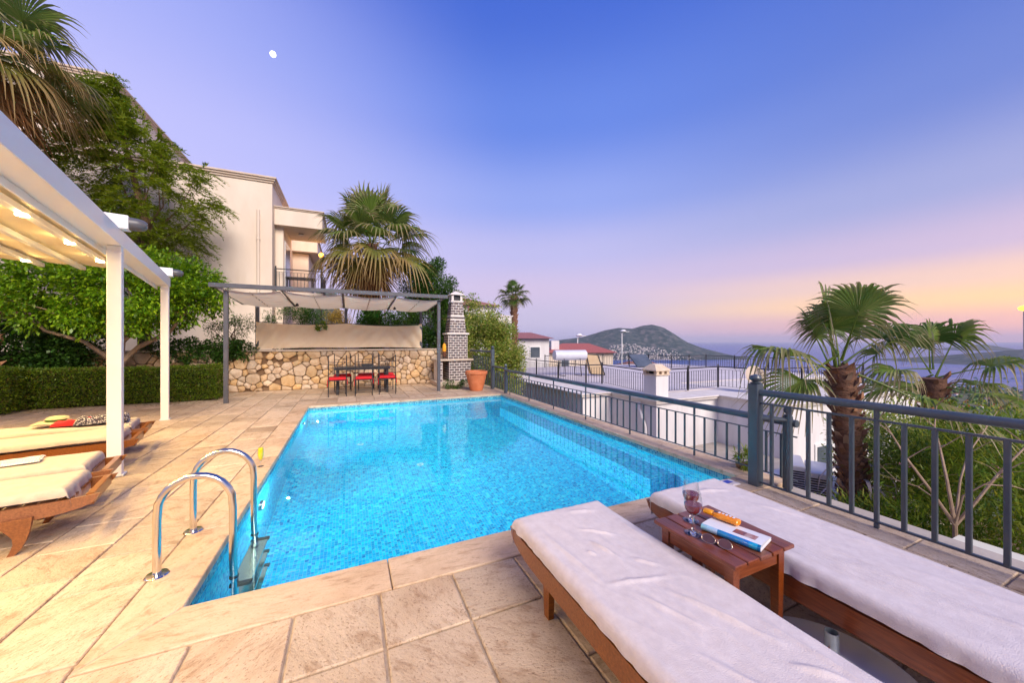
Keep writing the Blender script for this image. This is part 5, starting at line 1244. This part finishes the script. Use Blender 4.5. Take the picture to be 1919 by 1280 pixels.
def palm(name, label, base, heart, trunk_r, Lp, Lb, plan, skirt=0, boots=120, seed=1, segs=32, trunk_bend=(0, 0)):
    """plan: (count, pitch degrees, material, droop, azimuth start)"""
    t = thing(name, label, 'palm tree', base); r = random.Random(seed); H = Vector(heart) - Vector(base)
    pts = []; rr = []
    for i in range(9):
        q = i / 8; pts.append((H.x * q + trunk_bend[0] * math.sin(PI * q), H.y * q + trunk_bend[1] * math.sin(PI * q), H.z * q)); rr.append(trunk_r * (1.25 - .35 * q + .18 * max(0, q - .75) * 4 * (trunk_r > .15)))
    MB().tube(pts, rr, 14).build('trunk', M['palm_trunk'], t, True)
    if boots:
        V = []; F = []
        for k in range(boots):
            q = k / boots; i = q * 8; a = Vector(pts[int(i)]); b = Vector(pts[min(8, int(i) + 1)]); c = a.lerp(b, i % 1); R = rr[min(8, int(i))]; th = k * 2.399 + r.uniform(-.2, .2)
            o = Vector((math.cos(th), math.sin(th), 0)); s = Vector((-math.sin(th), math.cos(th), 0)); L = trunk_r * r.uniform(.6, 1.35); w = trunk_r * r.uniform(.2, .36)
            b0 = len(V); up = Vector((0, 0, 1)); lean = r.uniform(.4, .95)
            tip = c + o * (R + L * lean * .7) + up * L * (1.15 - lean * .5)
            V += [c + o * R * .92 + s * w, c + o * R * .92 - s * w, c + o * (R * 1.02) + up * L * .5 - s * w * .8 + o * L * .3, c + o * (R * 1.02) + up * L * .5 + s * w * .8 + o * L * .3, tip + s * w * .35, tip - s * w * .35, c + o * (R * .9) + up * L * .45]
            F += [(b0, b0 + 1, b0 + 2, b0 + 3), (b0 + 3, b0 + 2, b0 + 5, b0 + 4), (b0 + 6, b0 + 3, b0 + 4), (b0 + 6, b0 + 5, b0 + 2), (b0 + 6, b0 + 4, b0 + 5), (b0, b0 + 3, b0 + 6), (b0 + 1, b0 + 6, b0 + 2)]
        me = bpy.data.meshes.new('leaf_bases'); me.from_pydata([tuple(v) for v in V], [], F); me.update(); me.materials.append(M['boot'])
        tag(inst(me, 'leaf_bases', t, (0, 0, 0)), kind='stuff')
    cache = {}
    for (cnt, pd, mk, dr, a0) in plan:
        for v in range(min(cnt, 2)):
            cache[pd, mk, v] = frond_mesh('frond', R_(pd), M[mk], Lp * (1 if pd > -30 else .8), Lb, segs, dr, seed * 10 + v + int(pd), spread=118 if pd > -30 else 95)
        for k in range(cnt):
            az = R_(a0) + 2 * PI * k / cnt + r.uniform(-.18, .18) if cnt > 1 else R_(a0)
            inst(cache[pd, mk, k % min(cnt, 2)], 'frond', t, (H.x + .05 * math.cos(az), H.y + .05 * math.sin(az), H.z + r.uniform(-.2, .2)), (r.uniform(-.22, .22), r.uniform(-.14, .14), az), (r.uniform(.78, 1.14),) * 3)
    return t
palm('fan_palm', 'tall shaggy fan palm rising behind the dining pergola', (.95, 15.5, 1.1), (.8, 15.5, 5.4), .22, 1.35, 1.6,
     [(3, 84, 'frond', .2, 20), (5, 66, 'frond', .3, 50), (6, 40, 'frond', .5, 10), (8, 14, 'frond', .65, 35), (8, -12, 'frond_gold', .7, 5), (7, -40, 'frond_gold', .55, 30), (4, -68, 'frond_dead', .4, 60)], seed=2, boots=90)
palm('leaning_palm', 'old fan palm with hanging dry tips towering over the white pergola', (-7.6, 12.3, .2), (-7.5, 12.0, 8.0), .24, 1.1, 1.45,
     [(3, 75, 'frond', .3, 20), (5, 45, 'frond', .55, 50), (7, 18, 'frond', .7, 10), (8, -8, 'frond_gold', .7, 35), (8, -32, 'frond_gold', .7, 5), (7, -58, 'frond_dead', .5, 30)], seed=3, boots=90, segs=36)
palm('distant_palm', 'slim fan palm standing alone against the pink sky', (12.4, 27.0, -4), (12.4, 27.0, 5.3), .26, .75, .85,
     [(3, 75, 'frond_deep', .3, 0), (6, 48, 'frond_deep', .45, 20), (8, 20, 'frond_deep', .6, 0), (8, -8, 'frond_deep', .6, 25), (6, -35, 'frond_deep', .5, 5)], seed=4, boots=220, segs=22)
palm('shaggy_palm', 'thick shaggy fan palm rising just outside the tall railing', (7.15, 2.75, -3.2), (6.75, 2.9, 1.12), .155, .74, .88,
     [(1, 84, 'frond', .35, 100), (1, 76, 'frond', .45, 170), (1, 66, 'frond', .5, 215), (1, 70, 'frond', .4, 120), (1, 34, 'frond_deep', .75, -22), (1, 48, 'frond', .6, -50), (1, 26, 'frond', .9, 152), (1, -18, 'frond', .55, -60), (1, 42, 'frond_deep', .6, 60), (1, -30, 'frond', .6, 165), (1, 74, 'frond', .4, 30)], seed=5, boots=230, segs=34, trunk_bend=(.05, 0))
palm('low_palm', 'smaller fan palm with drooping fronds beyond the oleander', (11.9, 3.4, -4.5), (11.6, 3.35, .7), .18, .8, .95,
     [(1, 82, 'frond', .5, 100), (1, 70, 'frond_deep', .55, 20), (2, 60, 'frond', .6, 150), (1, 30, 'frond', .9, -60), (1, 35, 'frond', .8, 130), (1, 12, 'frond', .9, -35), (1, 5, 'frond', .9, 155), (3, -10, 'frond', .6, 40)], seed=6, boots=160, segs=30)
# dry bits hanging from the shaggy palm's trunk
def dry_skirt():
    r = random.Random(3); V = []; F = []
    for k in range(60):
        th = r.uniform(0, 2 * PI); z = r.uniform(-2.6, -.3); o = Vector((math.cos(th), math.sin(th), 0)); s = Vector((-o.y, o.x, 0)); b = Vector((7.08, 2.78, z)) + o * .24; L = r.uniform(.3, .65); w = r.uniform(.012, .03); b0 = len(V)
        for i in range(5):
            q = i / 4; p = b + o * L * .7 * math.sin(q * 1.6) + Vector((0, 0, L * (.35 * q - .9 * q * q))); ww = w * (1 - .7 * q); V += [p + s * ww, p - s * ww]
        F += [(b0 + 2 * i, b0 + 2 * i + 1, b0 + 2 * i + 3, b0 + 2 * i + 2) for i in range(4)]
    me = bpy.data.meshes.new('dry_stalks'); me.from_pydata([tuple(v) for v in V], [], F); me.update(); me.materials.append(surf('dry_stalk', (.30, .23, .2), (.45, .38, .36), rough=.8)); return me
pt = bpy.data.objects['shaggy_palm']; o = inst(dry_skirt(), 'dry_stalks', pt, tuple(-c for c in pt.location)); tag(o, kind='stuff')

# ------------------------------------------------------------------ villa behind
def cornice(name, parent, x0, x1, y0, y1, z, mat, step=.05, h=.07, n=3):
    for k in range(n):
        e = step * (k + 1); MB().box(x0 - e, x1 + e, y0 - e, y1 + e, z + h * k + .001 * k, z + h * (k + 1), .006).build(name, mat, parent)
def villa():
    R = M['render_cream']; C = M['cornice']
    t = thing('cream_villa', 'cream rendered villa with stepped cornices and a covered balcony', 'house')
    MB().box(-14, -2.73, 16.6, 28, 1.1, 7.66).build('facade_wall', R, t); cornice('cornice', t, -14, -2.73, 16.6, 28, 7.661, C)
    MB().box(-15, -8.55, 19.4, 30, 7.9, 11.75).build('upper_storey', R, t); cornice('cornice', t, -15, -8.55, 19.4, 30, 11.751, C)
    MB().box(-2.729, -2.45, 17.25, 19.4, 1.1, 6.9).build('side_wall', R, t); cornice('cornice', t, -2.728, -2.45, 17.9, 19.4, 6.93, C, n=2)
    p = MB().tube([(-3.17, 16.53, 1.3), (-3.17, 16.53, 5.2), (-3.17, 16.53, 6.55)], .05, 12).build('downpipe', R, t, True)
    MB().lathe([(.052, 0), (.062, 0), (.062, .08), (.052, .08)], 12).build('pipe_joint', R, p, loc=(-3.17, 16.53, 5.4))
    MB().box(-2.72, -1.02, 16.95, 19.3, 6.18, 6.82).build('balcony_roof', R, t); cornice('cornice', t, -2.72, -1.02, 16.95, 19.3, 6.821, C, .035, .045, 2)
    l = MB().lathe([(0, 0), (.10, 0), (.12, .03), (.10, .06), (0, .06)], 18).build('ceiling_lamp', surf('opal_glass', (.5, .42, .36), rough=.3), t, True, loc=(-1.9, 18.0, 6.115)); 
    MB().box(-2.72, -1.0, 16.95, 19.3, 3.25, 3.5, .01).build('balcony_floor', R, t)
    d = MB().box(-2.449, -2.42, 17.5, 18.9, 3.6, 5.7, .01).build('balcony_door', M['white_metal'], t); MB().box(-2.419, -2.41, 17.62, 18.78, 3.72, 5.58).build('pane', M['window_dark'], d)
    rl = railing('balcony_railing', 'black iron railing round the balcony of the cream villa', [(-2.68, 17.0), (-1.05, 17.0), (-1.05, 19.2)], 0, .92, .022, .13, .008, .10, .80, M['black_iron'], post_r=.03, post_every=1.6, ground=3.5)
    tb = thing('balcony_table', 'dark table standing on the villa balcony', 'table', (-1.85, 17.9, 3.5)); MB().box(-.6, .5, -.35, .35, .68, .72, .005).build('table_top', M['black_iron'], tb)
    for x in (-.5, .4):
        for y in (-.28, .28): MB().tube([(x, y, 0), (x, y, .679)], .02, 6).build('leg', M['black_iron'], tb)
    # second villa, seen past the balcony
    v = thing('neighbour_villa', 'pale villa glimpsed between the balcony and the tall palm', 'house')
    MB().box(-3.5, -2.0, 22.2, 27, 1.1, 6.2).build('wall', R, v); MB().box(-3.5, -1.55, 21.8, 27, 6.25, 6.9).build('roof_slab', R, v); cornice('cornice', v, -3.5, -1.55, 21.8, 27, 6.901, C, .03, .05, 2)
    # street lamp glowing behind the palm
    s = thing('street_lamp', 'street lamp glowing orange behind the tall palm', 'street lamp', (-1.05, 17.9, 1.1)); s.location = (-1.28, 20.5, 1.1)
    MB().tube([(0, 0, 0), (0, 0, 4.6)], .04, 10).build('pole', M['charcoal'], s, True); MB().lathe([(.0, -.13), (.09, -.09), (.13, 0), (.09, .09), (0, .13)], 18).build('globe', M['lamp_orange'], s, True, 80, loc=(0, 0, 4.75))
    ld = bpy.data.lights.new('lamp_glow', 'POINT'); ld.energy = 60; ld.color = (1, .5, .12); ld.shadow_soft_size = .15; lo = bpy.data.objects.new('lamp_glow', ld); COL.objects.link(lo); lo.parent = s; lo.location = (0, -.25, 4.75)
    # villa behind the variegated mound
    v = thing('hill_villa', 'villa with an orange tiled roof peeping over the variegated climber', 'house')
    MB().box(5.3, 8.4, 21, 27, -4, 3.7).build('wall', M['render_white'], v)
    MB().add([(5.0, 20.7, 3.701), (8.7, 20.7, 3.701), (8.7, 27.3, 3.701), (5.0, 27.3, 3.701), (6.2, 23, 4.5), (7.0, 25, 4.5)], [(0, 3, 2, 1), (0, 1, 4), (1, 2, 5, 4), (2, 3, 5), (3, 0, 4, 5)]).build('roof', M['roof_orange'], v)
    MB().box(8.41, 9.75, 21.6, 25, -4, 3.1).build('wing', M['render_white'], v); cornice('cornice', v, 8.41, 9.75, 21.6, 25, 3.101, M['white_cornice'], .04, .05, 2)
    # kiosk roof with red tiles, far left
    k = thing('tiled_kiosk', 'low kiosk with a red tiled roof behind the ivy', 'kiosk')
    MB().box(-14.5, -8.85, 15.8, 19, 1.1, 2.5).build('wall', M['render_cream'], k); MB().box(-14.8, -8.6, 15.35, 15.5, 2.28, 2.48, .01).build('fascia', M['teak_x'], k)
    def arc(): 
        b = MB(); n = 6; V = []
        for y, z in ((0, 0), (.42, .14)):
            for i in range(n + 1): a = PI * i / n; V.append((.11 * math.cos(a), y, z + .06 * math.sin(a)))
        b.add(V, [(i, i + 1, n + 2 + i, n + 1 + i) for i in range(n)]); V2 = [(x, y, z + .018) for x, y, z in V[:n + 1]]
        b.add(V[:n + 1] + V2, [(i, n + 1 + i, n + 2 + i, i + 1) for i in range(n)]); b.add([(x, y, z + .018) for x, y, z in V], [(i + 1, i, n + 1 + i, n + 2 + i) for i in range(n)]); return b.mesh('roof_tile', M['roof_tile'], True)
    am = arc()
    MB().add([(-14.8, 15.4, 2.48), (-8.6, 15.4, 2.48), (-8.6, 19, 3.5), (-14.8, 19, 3.5)], [(0, 1, 2, 3)]).build('roof', M['roof_tile'], k)
    for c in range(28):
        for row in range(8): inst(am, 'roof_tile', k, (-8.7 - .22 * c, 15.38 + .38 * row, 2.49 + .108 * row), (0, 0, 0))
villa()

# ------------------------------------------------------------------ neighbouring terrace house below
def neighbour():
    Wm = M['render_white']; C = M['white_cornice']; zt = -.50
    h = thing('terrace_house', 'white house below the pool with a flat railed roof terrace', 'house')
    MB().box(8.2, 26, 11.5, 24.4, -5, zt - .14).build('main_wall', Wm, h)
    MB().box(9.6, 12.7, 9.2, 11.499, -5, zt - .14).build('corner_wall', Wm, h)
    MB().box(12.701, 22, 6.9, 11.499, -5, zt - .14).build('wing_wall', Wm, h)
    for n_, (a, b, c, d) in enumerate(((8.08, 26.1, 11.38, 24.5), (9.48, 12.6, 9.08, 11.37), (12.61, 22.1, 6.78, 11.37))):
        MB().box(a, b, c, d, zt - .139, zt - .055, .01).build('parapet_band', C, h); MB().box(a - .06, b + (.06 if n_ != 1 else -.01), c - .06, d + (.06 if n_ == 0 else -.02), zt - .054 + .002 * n_, zt + .002 * n_, .01).build('parapet_coping', C, h)
    tm = surf('terrace_floor', (.56, .50, .50), (.68, .62, .61), rough=.7, scale=.8, world_pos=True)
    MB().box(10.1, 25.4, 12.2, 23.9, zt + .004, zt + .04).build('terrace_floor', tm, h); MB().box(10.1, 14.2, 10.3, 12.19, zt + .006, zt + .04).build('terrace_floor', tm, h)
    w = MB().box(14.4, 15.5, 6.86, 6.899, -3.4, -2.0, .01).build('window', M['white_metal'], h); MB().box(14.5, 15.4, 6.84, 6.859, -3.3, -2.1).build('pane', M['window_dark'], w)
    MB().tube([(9.54, 9.9, -.66), (9.5, 9.9, -.9), (9.45, 9.7, -1.2), (9.5, 9.6, -1.5), (9.52, 9.6, -4.9)], .05, 10).build('downpipe', Wm, h, True)
    # chimney at the corner
    c = thing('white_chimney', 'square white chimney with a pitched stone cap on the terrace corner', 'chimney', (9.9, 9.42, zt))
    MB().box(-.29, .29, -.2, .38, .01, .82, .01).build('shaft', Wm, c)
    st = surf('chimney_stone', (.62, .47, .33), (.72, .58, .44), rough=.8, scale=6, bump=.3, bscale=30)
    MB().box(-.33, .33, -.24, .42, .821, .86, .006).build('shaft_slab', st, c)
    for x in (-.24, 0, .24):
        for y in (-.17, .33): MB().box(x - .06, x + .06, y - .06, y + .06, .861, .97).build('cap_block', st, c)
    MB().box(-.15, .15, -.08, .26, .861, .96).build('flue', M['black_iron'], c)
    MB().add([(-.35, -.26, .971), (.35, -.26, .971), (.35, .44, .971), (-.35, .44, .971), (-.34, -.25, 1.01), (.34, -.25, 1.01), (.34, .43, 1.01), (-.34, .43, 1.01), (-.16, -.02, 1.2), (.16, -.02, 1.2), (.16, .2, 1.2), (-.16, .2, 1.2)],
             [(3, 2, 1, 0), (0, 1, 5, 4), (1, 2, 6, 5), (2, 3, 7, 6), (3, 0, 4, 7), (4, 5, 9, 8), (5, 6, 10, 9), (6, 7, 11, 10), (7, 4, 8, 11), (8, 9, 10, 11)]).build('cap_roof', st, c)
    # railings on the terrace
    railing('roof_railing', 'black iron railing along the near edge of the white roof terrace', [(9.8, 23), (9.8, 13.5), (10.7, 13.5), (10.0, 10.0), (10.35, 10.0)], 0, .88, .024, .155, .0085, .07, .76, M['black_iron'], post_every=2.4, ground=zt + .04)
    railing('chimney_railing', 'black iron railing running from the white chimney towards the shaggy palm', [(10.3, 10.02), (14.4, 10.4), (14.6, 8.6), (21.5, 8.4)], 0, .88, .024, .155, .0085, .07, .76, M['black_iron'], post_every=2.0, ground=zt + .04)
    railing('far_railing', 'black iron railing along the seaward edge of the white roof terrace', [(13.4, 23.6), (21.5, 23.6), (21.5, 19.2), (25.2, 19.2), (25.2, 12.4)], 0, .88, .026, .17, .010, .07, .76, M['black_iron'], post_every=2.4, ground=zt + .04)
    # solar water heater
    s = thing('solar_water_heater', 'white cylindrical solar water tank on a steel stand with tilted panel', 'water heater', (11.6, 17.4, zt + .04))
    tk = surf('tank_paint', (.55, .57, .64), (.63, .65, .72), rough=.35, scale=2)
    d = Vector((.985, -.17, 0)); a = Vector((-1.05, .15, 1.18)); b_ = a + d * 1.95
    tn = MB().tube([a, a + d * .03, b_ - d * .03, b_], [.25, .29, .29, .25], 28).build('tank', tk, s, True, 40)
    MB().tube([b_, b_ + d * .02], [.2, .18], 24).build('end_plate', M['white_metal'], tn, True, 40)
    for q in (.25, .75):
        p = a + d * 1.95 * q
        for y in (-.22, .22): MB().tube([(p.x, p.y + y, p.z - .2), (p.x, p.y + y * 1.6, 0)], .02, 6).build('stand_leg', M['black_iron'], s)
        MB().tube([(p.x, p.y - .35, .02), (p.x, p.y + .35, .02)], .018, 6).build('stand_foot', M['black_iron'], s)
    pm = surf('collector_back', (.45, .31, .17), (.52, .38, .22), rough=.6, scale=3)
    V = [(.98, -.5, .1), (1.65, -.9, .06), (1.5, -.45, 1.2), (.9, -.15, 1.25)]; th = Vector((-.05, .09, .03))
    o = MB().add([Vector(v) for v in V] + [Vector(v) + th for v in V], [(0, 1, 2, 3), (7, 6, 5, 4), (0, 4, 5, 1), (1, 5, 6, 2), (2, 6, 7, 3), (3, 7, 4, 0)]).build('collector_panel', pm, s)
    for i in range(4): MB().tube([Vector(V[i]) - th * .3, Vector(V[(i + 1) % 4]) - th * .3], .03, 6).build('panel_frame', M['black_iron'], o)
    # second, smaller collector on far edge
    s2 = thing('tilted_solar_collector', 'dark tilted solar panel near the seaward railing', 'solar panel', (20.4, 21.0, zt + .04)); MB().add([(-.9, -.5, .1), (.7, -.6, .1), (.9, .5, .95), (-.7, .6, .95), (-.9, -.45, .04), (.7, -.55, .04), (.9, .55, .89), (-.7, .65, .89)], [(0, 1, 2, 3), (7, 6, 5, 4), (0, 4, 5, 1), (1, 5, 6, 2), (2, 6, 7, 3), (3, 7, 4, 0)]).build('collector', M['window_dark'], s2)
    for x in (-.7, .8): MB().tube([(x, .55, 0), (x, .58, .87)], .03, 6).build('strut', M['black_iron'], s2)
    # dish
    dd = thing('satellite_dish', 'pale satellite dish half hidden by the shaggy palm frond', 'satellite dish', (14.4, 8.9, zt)); 
    ds = MB().lathe([(.001, 0), (.2, .02), (.36, .07), (.42, .11), (.41, .115), (.2, .035), (.001, .012)], 28).build('dish', M['cap_stone'], dd, True, 60, loc=(0, 0, .62), rot=(R_(70), 0, R_(-20))); MB().tube([(0, .06, 0), (0, .06, .6)], .025, 8).build('mast', M['black_iron'], dd)
    # air conditioners
    def ac(label, loc, rz):
        a = thing('air_conditioner', label, 'air conditioner', loc, rz, 'outdoor air conditioners below the terrace house')
        MB().box(-.4, .4, -.16, .16, .05, .6, .015).build('casing', M['render_white'], a)
        sl = MB().box(-.14, .14, -.004, .004, -.011, .011).mesh('louvre', M['black_iron'])
        for k in range(10): inst(sl, 'louvre', a, (.402, 0, .12 + .042 * k), (0, 0, R_(90)))
        MB().lathe([(.0, .0), (.2, .0), (.21, .012), (.2, .02)], 24).build('fan_grille', M['window_dark'], a, True, loc=(-.08, -.162, .32), rot=(R_(90), 0, 0))
        for x in (-.3, .3): MB().box(x - .03, x + .03, -.17, .17, 0, .049).build('foot', M['black_iron'], a)
    ac('smaller looking air conditioner nearer the house wall', (7.72, 4.05, -1.36), R_(212)); ac('air conditioner beside the shaggy palm trunk', (7.66, 3.62, -1.36), R_(210))
    pl = MB().box(7.0, 9.4, 3.25, 4.9, -5, -1.361, .01).build('equipment_ledge', M['white_cornice']); tag(pl, 'low rendered ledge carrying the air conditioners', kind='structure')
    yd = MB().box(4.35, 12.69, 3.2, 11.4, -5, -2.3).build('yard', M['concrete']); tag(yd, 'concrete yard between the pool wall and the terrace house', kind='structure')
    y2 = MB().box(4.35, 13, -6, 3.19, -5, -2.5).build('garden_bed', M['soil']); tag(y2, 'sloping planted bed outside the tall railing', kind='structure')
    # perforated canopy below the railing
    cn = thing('perforated_canopy', 'cream perforated sheet canopy just below the tall railing', 'canopy', (5.15, 1.15, -.55))
    pmn, nt, b, N, L = new_mat('perforated_sheet'); g = N('ShaderNodeTexCoord'); vo = N('ShaderNodeTexVoronoi'); vo.inputs['Scale'].default_value = 26; vo.inputs['Randomness'].default_value = .35
    sc = N('ShaderNodeVectorMath'); sc.operation = 'MULTIPLY'; sc.inputs[1].default_value = (1.6, .8, 1); L(g.outputs['Object'], sc.inputs[0]); L(sc.outputs[0], vo.inputs['Vector'])
    rp = N('ShaderNodeValToRGB'); rp.color_ramp.elements[0].position = .16; rp.color_ramp.elements[0].color = (.12, .11, .09, 1); rp.color_ramp.elements[1].position = .22; rp.color_ramp.elements[1].color = (.74, .72, .62, 1); L(vo.outputs[0], rp.inputs[0]); L(rp.outputs[0], b.inputs['Base Color']); b.inputs['Roughness'].default_value = .6
    MB().box(-.85, .65, -1.6, .35, 0, .03, .004).build('sheet', pmn, cn)
    for x in (-.8, .6):
        for y in (-1.5, .3): MB().tube([(x, y, -2.0), (x, y, 0)], .03, 8).build('leg', M['zinc'], cn)
    # distant houses beyond the terrace
    def house(name, label, loc, rz, w, l, h, wall, roof, pitch=1.0, flat=False):
        o = thing(name, label, 'house', loc, rz); MB().box(-w, w, -l, l, -8, h).build('wall', wall, o)
        if not flat:
            e = .5; MB().add([(-w - e, -l - e, h), (w + e, -l - e, h), (w + e, l + e, h), (-w - e, l + e, h), (-w * .45, 0, h + pitch), (w * .45, 0, h + pitch)], [(0, 3, 2, 1), (0, 1, 5, 4), (1, 2, 5), (2, 3, 4, 5), (3, 0, 4)]).build('roof', roof, o)
        for xx in (-w * .5, w * .45):
            f = MB().box(xx - .55, xx + .55, -l - .05, -l + .02, h - 2.0, h - .8, .02).build('window', M['white_metal'], o); MB().box(xx - .47, xx + .47, -l - .07, -l - .051, h - 1.92, h - .88).build('pane', M['window_dark'], f)
        return o
    o = house('red_roof_house', 'cream house under a broad red tiled roof beyond the water tank', (28.0, 41, -3), R_(-24), 4.0, 4.0, 3.1, M['render_cream'], M['roof_tile'], 1.15)
    MB().box(-3.6, -2.6, -3, -2, 3.2, 4.6).build('chimney', M['render_white'], o)
    o = house('gable_house', 'tall white house end wall beside the variegated mound', (17.3, 36.0, -3), R_(-20), 2.6, 3.5, 4.8, M['render_white'], M['roof_tile'], .7)
    house('valley_villa', 'white villa with red roof seen through the seaward railing', (48, 50, -8.4), R_(-20), 4.6, 3.6, 5.0, M['render_white'], M['roof_orange'], 1.3)
    house('garden_villa', 'white villa with clay roof lower down behind the seaward railing', (66, 54, -11), R_(10), 4.2, 3.6, 4.6, M['render_white'], M['roof_orange'], 1.6)
    # street lamps over the town
    for (u, v, tt, lab) in ((1166, 622, 60, 'slender street lamp standing in front of the mountain'), (1083, 630, 52, 'slender street lamp above the red roofed house')):
        p = bearing((u - 960) / 674, tt); zt_ = 1.5 - (v - 640) / 674 * tt
        s = thing('road_lamp', lab, 'street lamp', (p.x, p.y, -14)); H = zt_ + 14
        MB().tube([(0, 0, 0), (0, 0, H - .3)], [.14, .07], 8).build('pole', M['white_metal'], s, True); MB().tube([(0, 0, H - .3), (.4, -.2, H), (1.1, -.5, H + .05)], .05, 6).build('arm', M['white_metal'], s, True)
        MB().lathe([(0, -.1), (.4, -.1), (.5, .0), (.3, .22), (0, .3)], 14).build('lamp_head', M['white_metal'], s, True, loc=(.2, -.1, H + .1))
    # lit lamp at the right
    p = bearing((1919 - 960) / 674, 21); s = thing('lit_lamp', 'lamp glowing yellow above the valley, far beyond the low palm', 'street lamp', (p.x, p.y, -8)); H = 1.5 + 63 / 674 * 21 + 8
    MB().tube([(0, 0, 0), (0, 0, H)], .025, 8).build('pole', M['zinc'], s, True); MB().lathe([(0, -.18), (.16, -.12), (.22, 0), (.12, .12), (0, .15)], 18).build('globe', M['lamp_orange'], s, True, 80, loc=(0, 0, H))
neighbour()

# ------------------------------------------------------------------ air
def haze():
    b = MB().box(-40000, 40000, -40000, 40000, -201, 400); o = b.build('haze', None); tag(o, kind='stuff')
    m = bpy.data.materials.new('haze'); m.use_nodes = True; nt = m.node_tree; nt.nodes.clear()
    out = nt.nodes.new('ShaderNodeOutputMaterial'); v = nt.nodes.new('ShaderNodeVolumePrincipled'); v.inputs['Color'].default_value = (.82, .84, .98, 1); v.inputs['Density'].default_value = .000034
    nt.links.new(v.outputs[0], out.inputs['Volume']); o.data.materials.append(m)
haze()
